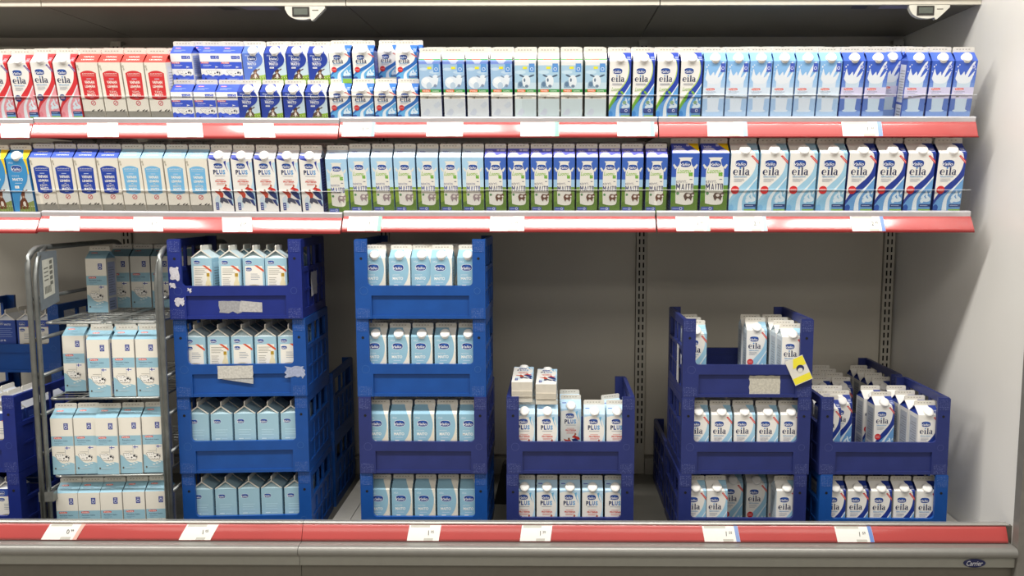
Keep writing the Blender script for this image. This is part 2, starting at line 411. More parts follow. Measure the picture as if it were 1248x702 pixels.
def d_plus(p, main, sw, slope_c):
    p.rect(-35, 0, 35, 185, PAPER); p.rect(-35, 185, 35, 230, slope_c)
    if main == '2f3f9c':
        p.rect(-35, 185, 35, 230, 'eceef2'); p.poly([(-35, 185), (10, 185), (2, 200), (-35, 203)], '5a66b8'); p.poly([(-35, 208), (-2, 206), (-2, 212), (-35, 215)], '8a93cf')
        p.poly(smooth([(-30, 183), (-6, 178), (14, 184)]) + [(14, 190), (-30, 190)], '3b49a4')
    else:
        p.poly(smooth([(-35, 176), (-10, 180), (20, 172), (35, 160)]) + [(35, 186), (-35, 186)], slope_c); p.lines(-30, 212, [14], '5a66b8', 4, 4)
    p.poly(smooth([(24, 170), (32, 140), (31, 110), (24, 84), (26, 60), (31, 30)]) + [(35, 30), (35, 175)], sw)
    p.poly(smooth([(-24, 30), (-26, 46), (-14, 58), (-10, 40), (-6, 18), (-18, 16)]), 'cfdfe8')
    p.poly([(15, 174), (23, 178), (22, 160), (29, 138), (21, 155)], main if main == '2f3f9c' else '6fb4dc')
    p.valio(-4, 160, 31, '1b3580')
    for ch, u, c in (('P', -17.5, '18244e'), ('L', -7.5, '1d3d84'), ('U', 3, '2c6db5'), ('S', 13.5, '66a6d8')):
        p.text(ch, u, 139, 15, c, width=8.6, bold=0.045)
    p.lines(-18, 126, [34], '8c93a0', 4, 1.4)
    p.lines(-14, 114, [26], 'e2938a', 4, 1.6); p.text('PROTEIINIA', 0, 107, 6, 'd6473c', width=36, bold=0.03); p.lines(-15, 100, [30, 24], 'e2938a', 4, 1.6)
    # two leaping figures
    p.poly([(3, 82), (12, 90), (18, 86), (28, 82), (32, 74), (20, 72), (14, 78), (6, 80)], 'c8352c'); p.ell(15, 93, 3.2, 4, 'b5552f', 8)
    p.poly([(2, 74), (16, 78), (30, 66), (34, 44), (24, 48), (10, 60)], '23366f')
    p.poly([(-26, 76), (-12, 72), (-4, 74), (4, 64), (2, 50), (-6, 48), (-10, 60), (-22, 70)], 'c04630'); p.ell(-7, 76, 3.2, 4, '9b5a38', 8)
    p.poly([(-8, 50), (2, 52), (14, 46), (20, 30), (12, 32), (2, 38), (-2, 30), (-10, 36)], '4b4f63')
    p.poly([(14, 46), (28, 44), (34, 22), (28, 24), (20, 36)], '2a3a78')
    p.rect(-25, 8, -15, 34, '253a86'); p.lines(-23, 28, [6, 6, 6], 'c4cde4', 7, 3)
def d_can(p, top, grass, sl, cowc, txt, word, yellow=False):
    p.rect(-35, 0, 35, 185, top); p.rect(-35, 185, 35, 230, sl)
    p.rect(-35, 84, 35, 110, '9cc3e2' if top != 'a9d0ea' else 'bcdcee')
    p.rect(-35, 0, 35, 84, grass); p.poly(smooth([(-35, 30), (-10, 40), (12, 30), (35, 44)]) + [(35, 0), (-35, 0)], '5f7d34')
    if top == 'a9d0ea': p.text('Valio', -16, 214, 7, '5d6cc0', width=18, shear=0.3, bold=0.02)
    else:
        p.text('Valio', -18, 215, 8, 'dfe0f4', width=20, shear=0.3, bold=0.02); p.lines(4, 220, [8], 'd5d6f2', 4, 9); p.lines(15, 220, [16], 'd5d6f2', 4, 9)
        p.poly(smooth([(-35, 186), (-28, 206), (-6, 208), (4, 196), (20, 203), (35, 200)]) + [(35, 186)], 'cfcff0')
    if yellow: p.poly([(6, 230), (35, 230), (35, 192), (28, 200)], 'f7d21e')
    can = [(-22, 26), (-23, 120), (-22, 138), (-16, 150), (-14, 166), (-17, 172), (17, 172), (14, 166), (16, 150), (22, 138), (23, 120), (22, 26)]
    p.poly([(-26, 136), (-32, 148), (-29, 152), (-20, 140)], 'dcdcd4'); p.poly([(26, 136), (32, 148), (29, 152), (20, 140)], 'dcdcd4')
    p.poly([(-22, 26)] + smooth([(-22, 26), (-10, 21), (10, 21), (22, 26)])[1:-1] + list(reversed(can[1:-1])) + [(22, 26)] if False else smooth(can[:1] + [(-23, 60)] + can[1:-1] + [(23, 60)] + can[-1:] + [(0, 21)] + can[:1], 3), 'e4e2d8')
    p.valio(0, 152, 30)
    p.text('Luomu', -3, 130, 13, '86b63e', width=35, shear=0.35, bold=0.012)
    for a, b in ((12, 121), (17, 122), (12, 116), (17, 116)): p.ell(a, b, 3, 3, '6fae35', 8)
    p.lines(12, 103, [7], '5c6480', 4, 2.4)
    p.text(word, -8, 95, 7, txt, width=28); p.maito_word(0, 79, 44, 17, txt)
    p.ell(-17, 58, 4, 4, '5f8f62', 10)
    p.poly(smooth([(-2, 50), (4, 60), (16, 58), (24, 62), (26, 54), (20, 44), (18, 34), (14, 40), (8, 42), (4, 34), (0, 42)]), cowc)
    p.ell(10, 52, 5, 4, 'dcd5cc', 8); p.ell(22, 52, 3, 3, 'dcd5cc', 8)
    p.rect(-32, 3, 0, 15, '46579c'); p.ring(-8, 9, 4, 1.2, 'dde2f0', 10); p.lines(-29, 9, [14], 'aab5d8')
def d_splash(p, top, mid, low, pale, panel):
    p.rect(-35, 0, 35, 185, top); p.rect(-35, 185, 35, 230, top)
    for i in range(6):
        a = int(mid[0:2], 16), int(mid[2:4], 16), int(mid[4:6], 16); b = int(top[0:2], 16), int(top[2:4], 16), int(top[4:6], 16)
        t = 1 - i / 6
        p.rect(-35, 86 + i * 9, 35, 95 + i * 9, '%02x%02x%02x' % tuple(int(x * t + y * (1 - t)) for x, y in zip(a, b)))
    p.rect(-35, 0, 35, 88, low); p.rect(-35, 0, 35, 20, mid)
    p.poly([(-18, 22), (16, 22), (22, 130), (-24, 130)], pale); p.poly([(-26, 22), (-18, 26), (16, 26), (24, 22), (16, 18), (-18, 18)], pale)
    p.poly(smooth([(-4, 122), (4, 146), (20, 178), (28, 182), (22, 164), (12, 140), (8, 122)]), 'e9eef4')
    p.poly(smooth([(-30, 128), (-27, 146), (-24, 160), (-20, 148), (-14, 138), (-4, 150), (0, 138), (12, 132), (24, 146), (30, 152), (26, 136), (22, 122), (10, 112), (-14, 112), (-25, 120), (-30, 128)]), 'e4ebf2')
    for u, v, r in ((-27, 166, 2.2), (-22, 172, 1.6), (30, 158, 1.6), (-31, 150, 1.4), (26, 140, 2)): p.ell(u, v, r, r * 1.3, 'eef2f6', 8)
    p.rect(-35, 62, 35, 99, panel)
    p.pill(-12, 93, 28)
    p.text('Laktoositon', -10, 85, 4.6, '5a6a86', width=32); p.lines(-26, 79, [26, 36], '8a95a8', 5, 1.4); p.lines(-20, 68, [10], '6a6f5e', 4, 3); p.lines(-4, 68, [24], '9aa0a8', 4, 2)
    p.rect(18, 150, 33, 178, '4a62c4') if pale == 'dbe7f2' else p.ell(24, 166, 6, 6, '6a7ed6', 10)
    p.ring(25 if pale == 'dbe7f2' else 24, 162 if pale == 'dbe7f2' else 166, 5, 1.5, 'e6eaf6', 12)
def d_organic(p, band, kind):
    p.rect(-35, 0, 35, 185, 'e6e8e6'); p.rect(-35, 185, 35, 230, 'f0f0ec'); p.rect(-35, 192, 35, 198, '4f9a54'); p.ell(-4, 195, 14, 2.4, 'd8604a', 10, sq=0.6)
    if kind == 0:
        p.rect(-35, 176, 35, 192, '7f97de'); p.poly([(-16, 192), (16, 192), (8, 178), (-8, 178)], 'c9d3f2')
        p.rect(-35, 92, 35, 176, '9fc0de'); p.rect(-35, 92, 35, 120, '8fb2d2'); p.ell(-20, 160, 14, 5, 'c2d8ea', 10); p.ell(14, 150, 16, 5, 'bcd4e8', 10)
        p.ell(-8, 116, 22, 19, 'dde6ee', 14); p.ell(-14, 122, 12, 10, 'eaf0f4', 10); p.ell(-4, 106, 9, 11, 'b7cbdc', 10)
        p.poly(smooth([(10, 112), (6, 128), (12, 140), (22, 141), (27, 130), (22, 108), (16, 102)]), 'dfe7ee'); p.ell(3, 136, 7, 2.5, '8296b0', 8, -0.5); p.ell(29, 136, 7, 2.5, '8296b0', 8, 0.5); p.ell(16, 106, 5, 5, '7f8fa8', 8)
    else:
        p.rect(-35, 92, 35, 172, 'a9cbe0'); p.rect(-35, 92, 35, 116, 'c3d9e4'); p.ell(-16, 150, 18, 6, 'c4dcea', 10)
        p.poly(smooth([(-26, 98), (-24, 116), (-10, 124), (0, 132), (8, 118), (4, 98)]), '8aa6bc'); p.ell(-16, 110, 7, 8, '5f7c98', 8)
        p.poly(smooth([(-8, 106), (-10, 128), (0, 140), (12, 136), (16, 118), (10, 102), (2, 98)]), 'dfe7ec'); p.ell(-12, 138, 9, 3, '4d6076', 8, -0.4); p.ell(20, 138, 10, 3, '4d6076', 8, 0.35); p.ell(4, 104, 6, 5, '6d8298', 8); p.ell(-3, 124, 3, 6, '5a6f88', 8)
    p.rect(-8, 160, 6, 168, 'e8e23a'); p.rect(12, 150, 30, 178, '5f97d6'); p.ring(21, 160, 5.5, 1.5, 'e6eef6', 12)
    p.rect(-35, 84, 35, 94, '3f9448'); p.ell(-14, 89, 14, 4.4, 'dd6a3c', 12, sq=0.5); p.text('Pirkka', -14, 89, 4.6, 'f2ead8', width=20, bold=0.02); p.text('Luomu', 16, 89, 4.6, 'e6efe0', width=20, bold=0.02)
    p.rect(-35, 62, 35, 84, 'e8e5da'); p.lines(-28, 77, [32, 22], '9a9484', 5, 1.6); p.lines(-20, 66, [40], 'b0a898', 4, 3); p.ell(-12, 66, 3, 3, '6d6a5c', 8)
    p.rect(-35, 0, 35, 62, 'd3d9dc' if kind == 0 else 'c9d8da'); p.poly(smooth([(-30, 10), (-14, 30), (-4, 20), (-12, 6)]), 'c3cbd6'); p.poly(smooth([(6, 40), (24, 54), (30, 40), (16, 30)]), 'c6cfd8') if kind == 0 else None
def cow_outline(p, cu, cv, k=1.0, spot='2a2a2e', line='4c4c4c'):
    E = lambda u, v, a, b, c, r=0: p.ell(cu + u * k, cv + v * k, a * k, b * k, c, 12, r)
    for c, g in ((line, 0.9), ('f4f2ec', 0)):
        E(8, -1, 13 + g, 8 + g, c); E(-10, 2, 9 + g, 8 + g, c); E(-8, -4, 8 + g, 6 + g, c); E(-18, 8, 3.4 + g, 2.6 + g, c); E(-2, 9, 3.4 + g, 2.6 + g, c)
        for u in (0, 7, 15): E(u, -8, 2.2 + g, 4 + g, c)
    E(12, 2, 4, 3.4, spot, 0.4); E(4, -3, 2.6, 2, spot); E(18, -1, 2, 3, spot); E(-11, 5, 0.9, 1.2, line); E(-6, 5, 0.9, 1.2, line); E(-8, -4, 5, 0.6, line)
def d_cow(p, band, gable):
    p.rect(-35, 0, 35, 185, 'ece8dc'); p.rect(-35, 185, 35, 230, gable); p.pill(-14, 216, 22); p.lines(-24, 205, [34], '55708c', 4, 1.6); p.lines(-24, 199, [20], '7d93a8', 4, 1.4)
    p.rect(-35, 88, 35, 122, band); p.pill(-14, 116, 26); p.text('Rasvaton maito', -4, 106, 4.6, '34506e', width=42, bold=0.01); p.lines(-25, 98, [26, 14], '6e8ca6', 5, 1.3)
    p.badge(14, 156)
    p.poly([(-35, 0), (35, 0)] + [(35, 26)] + smooth([(35, 26), (20, 30), (0, 26), (-16, 36), (-26, 50), (-35, 54)]), band)
    p.rect(7.2, 60, 8, 88, '8d97a8'); p.rect(8, 76, 24, 86, 'f2f2ee'); p.rect(8, 79.8, 24, 82.4, '24349c'); p.rect(12.4, 76, 15.2, 86, '24349c')
    p.lines(-20, 66, [26], '8a8a84', 4, 1)
    cow_outline(p, -2, 48, 1.05)
    for u, v in ((8, 22), (17, 26), (-2, 18)): p.ell(u, v, 4.2, 1.8, 'eef0ea', 8)
    p.ell(-26, 9, 2.6, 3.4, '5a5046', 8); p.lines(-20, 10, [36, 28], 'c3dae4', 4, 1.4)
def d_halfcow(p, blue):
    p.rect(-35, 0, 35, 185, 'f0f0ee'); p.rect(-35, 185, 35, 230, blue); p.pill(-16, 216, 24, 'd7423c'); p.lines(-26, 204, [38, 26], '9fb0e6', 6, 2)
    p.rect(-35, 80, 35, 128, blue); p.rect(-33, 116, -6, 127, 'd7423c'); p.text('Pirkka', -19, 121.5, 5.5, 'f0e6e2', width=26, bold=0.02); p.text('Kevytmaito', -12, 104, 5, 'e8ecf6', width=32, bold=0.02); p.lines(-26, 94, [20], 'aab9ea', 6, 2)
    p.rect(2, 148, 30, 170, '3a52b6'); p.ring(22, 159, 5, 1.4, 'e4e9f6', 12); p.lines(5, 162, [10, 10], 'b9c6ee', 6, 2)
    p.poly([(-35, 0), (35, 0)] + smooth([(35, 40), (24, 30), (14, 36), (2, 26), (-8, 40), (-20, 34), (-28, 44), (-35, 36)]), blue)
    cow_outline(p, 6, 52, 1.15, '3a3f52', '7c8290'); p.rect(14, 76, 16, 100, '9aa4c2'); p.poly([(16, 88), (26, 92), (16, 98)], 'dfe4f4'); p.ell(-22, 12, 3, 4, '1d2a66', 8); p.lines(-14, 16, [34, 28], '9fb0e6', 7, 2)
def d_back(p, kind, base='9fc4d4'):
    """cartons standing with the folded gable end to the front"""
    p.rect(-35, 0, 35, 185, base)
    if kind == 'plain':
        p.valio(-14, 158, 24); p.lines(-22, 128, [42, 36, 40], 'c2e0ee', 9, 1.6); p.lines(-22, 96, [16], 'd6ecf4', 4, 3); p.lines(-2, 96, [20], 'c2e0ee', 4, 2)
        p.lines(-22, 82, [44, 40, 44], 'bcdcec', 8, 1.4); p.text('1,5 %', -8, 44, 6, 'eef4f4', width=20, bold=0.02); return
    if kind == 'text':
        p.valio(-18, 172, 18); p.text('MAITO', 6, 168, 7, 'dfe6f2', width=24, bold=0.02); p.lines(-28, 152, [50, 44, 52, 46, 50], '8fa2d2', 8, 1.8)
        p.text('1,5 %', -16, 104, 8, 'e9edf6', width=24, bold=0.03); p.lines(-28, 90, [54, 50, 54, 40, 52], '8fa2d2', 8, 1.8); p.rect(-4, 38, 20, 46, 'd9dfee'); p.lines(-28, 30, [50, 44], '8fa2d2', 8, 1.8); return
    p.poly([(-30, 4), (30, 4), (28, 158), (-28, 158)], 'ece9de'); p.valio(-16, 170, 22)
    p.poly([(2, 160), (12, 160), (33, 144), (33, 136)], 'd65a3a')
    if kind == 'bottle':
        p.lines(-24, 148, [44, 34, 40, 30], '8f8d84', 6, 1.7); p.lines(-24, 118, [24, 20, 25, 22, 24, 18], '9a988e', 6, 1.7)
        p.poly(smooth([(12, 62), (10, 78), (12, 100), (17, 112), (17, 124), (25, 124), (25, 112), (30, 100), (31, 78), (29, 62), (12, 62)], 3), 'e3d8b0'); p.rect(16, 122, 26, 134, 'b08f2c'); p.ring(21, 84, 7.5, 2.6, 'd69a2e', 16); p.ell(21, 68, 7, 3.4, '6f8a3a', 8); p.ell(21, 84, 3, 3, '4e7a92', 8)
        p.lines(-24, 68, [48, 44, 50, 46, 48, 40], '9a988e', 5, 1.6); p.text('Oivariini', 4, 26, 9, '6d8f44', width=42, bold=0.02); p.ell(8, 36, 4, 3, '5a7440', 8)
    else:
        p.valio(-16, 146, 20); p.lines(-10, 130, [22, 28, 30, 24], '8f9aa8', 6, 1.7)
        for v, c in ((88, '7d8f5a'), (60, 'c0563a'), (32, '8a5f7e')):
            p.poly(smooth([(-20, v), (-16, v - 18), (0, v - 21), (16, v - 18), (20, v), (0, v + 4), (-20, v)], 3), 'd8cdb8'); p.ell(0, v, 20, 6, 'b9a98c', 14); p.ell(0, v - 0.5, 17, 4.2, c, 12); p.rect(-16, v - 12, 16, v - 6, c)
        p.lines(-12, 8, [30], '9aa3ac', 4, 2)

def D(size, cap, side, gable, fn, *a, end=False, panel='d9dbdd', **k):
    return dict(size=size, cap=cap, side=side, gable=gable, fn=fn, a=a, k=k, end=end, panel=panel)
DESIGN = {
 'eila_red': D(L1, 1, 'c9353a', 'c9353a', d_eila, 'd5363c', 'e69aa2', 'dd7f8a', dot='2c3c78', rib='2d4a9c', panel='e8c6c4'),
 'eila_blue': D(L1, 1, 'e4e4e0', '24409a', d_eila, '22398c', '6a9fd2', '24509c', panel='b4bac4'),
 'eila_light': D(L1, 1, 'd5e3ea', 'dfe9ec', d_eila, '9fcbe2', '8fc0de', '7ab2d8', panel='b7c2ca'),
 'eila_big_blue': D(BIG, 1, '1f3484', '24409a', d_eila, '263c92', '6a9fd2', '2b55a2', panel='3a4c94'),
 'eila_big_light': D(BIG, 1, '8fc2de', '9fcbe2', d_eila, '9fcbe2', '8fc2de', '7ab2d8', panel='a9cfe2'),
 'eila_half': D(HALF, 1, '22398c', '2a52b0', d_eila, '2f6cb8', '62aadc', '2b55a2', panel='3a4c94'),
 'eila_green': D(L1, 1, '202c5c', '2a46a8', d_eila, '2c46ac', '62a0dc', '3f86cc', ribbon=False, red=False, green=True, panel='2c3a70'),
 'maito_yellow': D(L1, 1, '2f78b8', '3f8ecb', d_maito, '3f92cc', cow='6e3a22', grass='8c9a58', panel='4a8cc4'),
 'maito_half': D(HALF, 1, '1a2a6a', '28419e', d_maito, '28419e', 'c6dbe4', 'f0f2f2', cow='5c4038', grass='8fb43c', panel='2c3f86'),
 'maito_half_pale': D(HALF, 1, '5f78cc', '5f7cd2', d_maito, '5f7ed2', 'cfe0ea', 'f0f2f2', cow='7c5c50', grass='a6c860', panel='6f86d2'),
 'maito_light': D(L1, 1, 'b9d6e2', 'a6cfe2', d_maito, '92bdd2', 'e6e2d4', 'f2f0e6', ball='c2bf4a', panel='cfdfe4'),
 'maito_light_plain': D(L1, 0, 'b9d6e2', 'a6cfe2', d_maito, '92bdd2', 'e2ddcb', 'efece0', ball='c2bf4a', panel='cfdfe4'),
 'free_red': D(L1, 0, 'e2ddd0', 'd8403c', d_free, 'd2363a', 'TÄYS-', 'dc5048'),
 'free_blue': D(L1, 0, 'e2ddd0', '3a58c0', d_free, '2343a4', 'KEVYT-', '4a66d4'),
 'free_light': D(L1, 0, 'e2ddd0', 'a8d2ee', d_free, '74b6e0', 'RASVATON', 'a4d2f0'),
 'plus_blue': D(L1, 1, '2a3474', 'dfe4ee', d_plus, '2f3f9c', 'bcdcec', 'eceef2', panel='46508c'),
 'plus_light': D(L1, 1, 'cfe4ee', 'c3dff0', d_plus, '6fb4dc', 'b5d9ee', 'bcdcf2', panel='dbe8ee'),
 'can_light': D(L1, 0, '8db4d0', 'c3dcf0', d_can, 'a9d0ea', '86a23c', 'cfe2f4', '9a8a8c', '4a5a96', 'RASVATON', panel='a5c4d8'),
 'can_blue': D(L1, 0, '2c4690', '6a70d0', d_can, '3f66ba', '6f8f3c', '6a6ed2', '6a4a3c', '3f4670', 'KEVYT-', panel='4460a4'),
 'can_big': D(BIG, 0, '24408e', '4a60c8', d_can, '3a5eb6', '5f8a34', '4a5cc8', '5e4a40', '34365c', 'KEVYT-', yellow=True, panel='4460a4'),
 'splash_light': D(L1, 1, '8fb8e4', '94c2ee', d_splash, '8abcec', 'b4d2f0', 'a8c8ea', 'dbe7f2', 'd5e4f2', panel='cfe0f0'),
 'splash_dark': D(L1, 1, '3f5cb8', '4f72d4', d_splash, '4466c8', '86a6e0', '5f7cc4', 'c9dcec', 'd2cfea', panel='e4e6ea'),
 'organic_blue': D(L1, 0, '2c4aa8', 'eceae4', d_organic, '7f97de', 0, panel='3f5cb4'),
 'organic_pale': D(L1, 0, '8aa4a0', 'ecebe6', d_organic, 'a9cbe0', 1, panel='9ab4ae'),
 'cow_light': D(L1, 0, 'dedbd2', '92bccf', d_cow, '98c1d2', '90bacc', panel='a6b0d2'),
 'cow_half': D(HALF, 0, 'e9e9ea', '4464d4', d_halfcow, '3f5cce', panel='9aa8da'),
 'back_plain': D(L1, 0, '9bbfd0', 'a9c8d4', d_back, 'plain', end=True, panel='b5d5e4'),
 'back_bottle': D(L1, 0, '9fc6d8', 'c3d6dc', d_back, 'bottle', end=True, panel='b9dae8'),
 'back_bowls': D(L1, 0, '9fc6d8', 'c3d6dc', d_back, 'bowls', end=True, panel='b9dae8'),
 'back_blue': D(L1, 0, '2c4494', 'e0e4ea', d_back, 'text', '3350a4', end=True, panel='3f58a8'),
 'back_blue_bowls': D(L1, 0, '2c4494', 'e0e4ea', d_back, 'bowls', '3350a4', end=True, panel='3f58a8'),
}
CACHE = {}
def carton_meshes(key):
    if key in CACHE: return CACHE[key]
    d = DESIGN[key]; wd, H, rise, fin, st = d['size']; h = wd / 2; out = []
    side = mat('carton_' + d['side'], d['side'], rough=0.4, var=0.02); gab = mat('carton_' + d['gable'], d['gable'], rough=0.4, var=0.02)
    paper = mat('carton_seal', 'e3dfd4', rough=0.5, var=0.05, scale=120)
    sw = (lambda p: (-p[1], p[0], p[2])) if d['end'] else (lambda p: p)
    b = MB(); b.box(-h, h, -h, h, 0, H, side); b.mi[0] = b.slot(mat('carton_base', 'dcd6c8', rough=0.5))
    out.append(('body', b.mesh('carton_body')))
    g = MB(); T = H + rise; dp = h * 0.55
    for q in ([(-h, -h, H), (h, -h, H), (h, 0, T), (-h, 0, T)], [(h, h, H), (-h, h, H), (-h, 0, T), (h, 0, T)]): g.face([sw(p) for p in q], gab)
    for s in (1, -1):
        i = (s * (h - dp), 0, T - 0.002)
        tri = [[(s * h, -h, H), (s * h, h, H), i], [(s * h, -h, H), i, (s * h, 0, T)], [(s * h, h, H), (s * h, 0, T), i]]
        for q in tri: g.face([sw(p) for p in q], gab)
    if d['end']:
        # white paper edges of the folded gable end
        e = 0.0016
        for s in (1, -1):
            g.face([(s * h, -h - 0.0003, H), (s * h, -h - 0.0003, H + e * 1.4), (0, -h - 0.0003, T + e), (0, -h - 0.0003, T - e)], paper)
            g.face([(s * h, -h - 0.0003, H), (s * h * 0.9, -h - 0.0003, H), (0, -h - 0.0003, T - e * 2), (0, -h - 0.0003, T - e)], paper)
    out.append(('gable_top', g.mesh('carton_gable')))
    f = MB(); t = 0.0016; c = 0.003
    pts = [(-h, T - 0.004), (h, T - 0.004), (h, T + fin - c), (h - c, T + fin), (-h + c, T + fin), (-h, T + fin - c)]
    if d['end']:
        f.prism_x(pts, -t, t, paper)
    else:
        f.prism_y(pts, -t, t, paper)
        grey = ink('b3aca0')
        for k in range(5):
            u = -h + 0.01 + k * (wd - 0.02) / 5
            f.face([(u, -t - 0.0002, T + fin * 0.42), (u + 0.005, -t - 0.0002, T + fin * 0.42), (u + 0.005, -t - 0.0002, T + fin * 0.62), (u, -t - 0.0002, T + fin * 0.62)], grey)
    out.append(('top_seal', f.mesh('carton_seal')))
    if d['cap']:
        n = MB(); L = sqrt(h * h + rise * rise); k = 0.26
        ang = math.atan2(rise, h)
        m = Matrix.Translation((0, -h + k * h, H + k * rise)) @ Matrix.Rotation(ang + RD(17), 4, 'X')
        r = 0.0150 * (1.12 if wd > 0.08 else 1.0)
        n.lathe([(r * 1.08, -0.004), (r * 1.08, 0.0015), (r, 0.002), (r, 0.0080), (r * 0.93, 0.0095), (r * 0.5, 0.0098)], mat('cap_white', 'f1f0ec', rough=0.35, var=0.02), m, 22)
        out.append(('cap', n.mesh('carton_cap', True)))
    p = Print(d['size'], not d['end']); d['fn'](p, *d['a'], **d['k'])
    out.append(('front_print', p.mesh('carton_front_print')))
    # printed side panels
    q = MB(); pc = ink(d['panel']); r0, g0, b0 = (int(d['panel'][i:i + 2], 16) for i in (0, 2, 4))
    tc = ink('%02x%02x%02x' % tuple(int(x * 0.72) if r0 + g0 + b0 > 420 else min(255, int(x * 1.5 + 30)) for x in (r0, g0, b0)))
    for s in (1, -1):
        q = MB()
        X = s * (h + 0.0002); X2 = s * (h + 0.0004)
        def quad(x, a, bb, c2, dd, m):
            pts = [(x, a * wd, bb * H), (x, c2 * wd, bb * H), (x, c2 * wd, dd * H), (x, a * wd, dd * H)]
            q.face(pts if s > 0 else pts[::-1], m)
        quad(X, -0.36, 0.30, 0.36, 0.93, pc); quad(X, -0.36, 0.04, 0.36, 0.26, pc)
        for i in range(11):
            quad(X2, -0.30, 0.36 + i * 0.046, 0.30 - 0.1 * ((i * 7) % 3), 0.372 + i * 0.046, tc)
        for i in range(3): quad(X2, -0.30, 0.08 + i * 0.05, 0.2, 0.10 + i * 0.05, tc)
        out.append(('side_print', q.mesh('carton_side_print')))
    CACHE[key] = out
    return out
def carton(key, mtx, label, group, jig=True):
    d = DESIGN[key]
    if jig:
        mtx = mtx @ Matrix.Translation((random.uniform(-.0005, .0005), random.uniform(-.0012, .0012), 0)) @ Matrix.Rotation(RD(random.uniform(-0.8, 0.8)), 4, 'Z')
    nm = {L1: 'milk_carton', HALF: 'small_milk_carton', BIG: 'large_milk_carton'}[d['size']]
    r = empty(nm, mtx)
    for n, me in carton_meshes(key): link(n, me, r)
    return tag(r, label, 'milk carton', group)
ORD = ['first', 'second', 'third', 'fourth', 'fifth', 'sixth', 'seventh', 'eighth', 'ninth', 'tenth', 'eleventh', 'twelfth']

# ------------------------------------------------------------------ the place: shop shell and refrigerated case
XW = 1.352; YB = 3.15; XL = -2.9; DECK = 0.4225
grey_floor = mat('shop_floor', '8d8880', rough=0.5, var=0.1, scale=3)
b = MB(); b.box(-6, 6, -6, 3.4, -0.05, 0, grey_floor); structure(b.build('floor'))
b = MB(); b.box(-6, 6, -6, 3.4, 3.6, 3.65, mat('shop_ceiling', 'b4b0a8', rough=0.8, var=0.04, scale=2)); structure(b.build('ceiling'))
enamel = mat('back_enamel', 'c8c3b6', rough=0.38, var=0.05, scale=2.5)
white_en = mat('white_enamel', 'efede7', rough=0.35, var=0.025, scale=3)
steel = mat('upright_steel', 'bab6aa', rough=0.4, var=0.05, scale=6)
black = mat('slot_black', '0c0c0c', rough=0.8)
bw = MB(); bw.box(XL, XW + 0.1, YB + 0.02, YB + 0.05, 0.3, 2.7, enamel); wall_back = structure(bw.build('wall_back'))
UPR = [-1.70, -0.675, 0.345, 1.322]
edges = [XL] + UPR
for i in range(len(edges) - 1):
    x0, x1 = edges[i] + 0.022, edges[i + 1] - 0.022
    for z0, z1 in ((0.50, 1.995), (2.0, 2.128)):
        p = MB(); p.box(x0, x1, YB, YB + 0.018, z0, z1, enamel); p.build('back_panel', wall_back)
    p = MB(); p.box(x0, x1, YB - 0.02, YB + 0.018, DECK, 0.488, mat('back_riser', 'a5a297', rough=0.45)); p.build('back_riser', wall_back)
    p = MB(); p.box(x0, x1, YB - 0.03, YB, 2.108, 2.116, steel); p.build('top_ledge', wall_back)
for x in UPR:
    u = MB()
    u.box(x - 0.02, x + 0.02, YB - 0.012, YB + 0.02, DECK, 2.14, steel)
    uo = u.build('upright', wall_back)
    s = MB(); z = 0.55
    while z < 2.13:
        for dx in (-0.008, 0.008):
            s.box(x + dx - 0.003, x + dx + 0.003, YB - 0.0126, YB - 0.0118, z, z + 0.02, black)
        z += 0.031
    so = s.build('slot_row', uo); so['kind'] = 'stuff'
# right end wall with its front trim
b = MB(); b.box(XW, XW + 0.07, 2.245, YB + 0.05, 0, 2.7, white_en); wr = structure(b.build('wall_right'))
b = MB(); b.prism_y([(XW - 0.012, 0), (XW + 0.09, 0), (XW + 0.09, 2.7), (XW - 0.012, 2.7)], 2.215, 2.245, mat('trim_grey', '77756f', rough=0.4)); b.build('front_trim', wr)
# deck
b = MB(); b.box(XL, XW, 2.284, YB, DECK - 0.03, DECK, mat('deck_grey', '74726a', rough=0.45, var=0.08, scale=5)); deck = b.build('deck'); tag(deck, 'dark grey metal deck plate under the crate stacks', 'deck')
guide_m = mat('guide_white', 'cfcdc4', rough=0.4, var=0.04)
for x0, x1, lab in ((-0.745, -0.625, 'pale metal floor guide between the two tall crate stacks'), (XW - 0.085, XW - 0.004, 'pale metal floor guide along foot of the white end wall')):
    r = empty('floor_guide', Matrix.Translation(((x0 + x1) / 2, 2.75, DECK)))
    hw = (x1 - x0) / 2
    g = MB(); g.prism_x([(-0.40, 0), (0.38, 0), (0.38, 0.045), (-0.40, 0.030)], -hw, -0.001, guide_m); g.build('plate', r)
    g = MB(); g.prism_x([(-0.40, 0), (0.38, 0), (0.38, 0.045), (-0.40, 0.030)], 0.001, hw, guide_m); g.build('plate', r)
    for y in (-0.25, 0.1):
        g = MB(); g.lathe([(0.004, 0), (0.004, 0.002), (0.002, 0.003)], black, Matrix.Translation((hw * 0.5, y, 0.0335 + (y + 0.25) * 0.019)), 8); g.build('screw', r)
    tag(r, lab, 'guide')
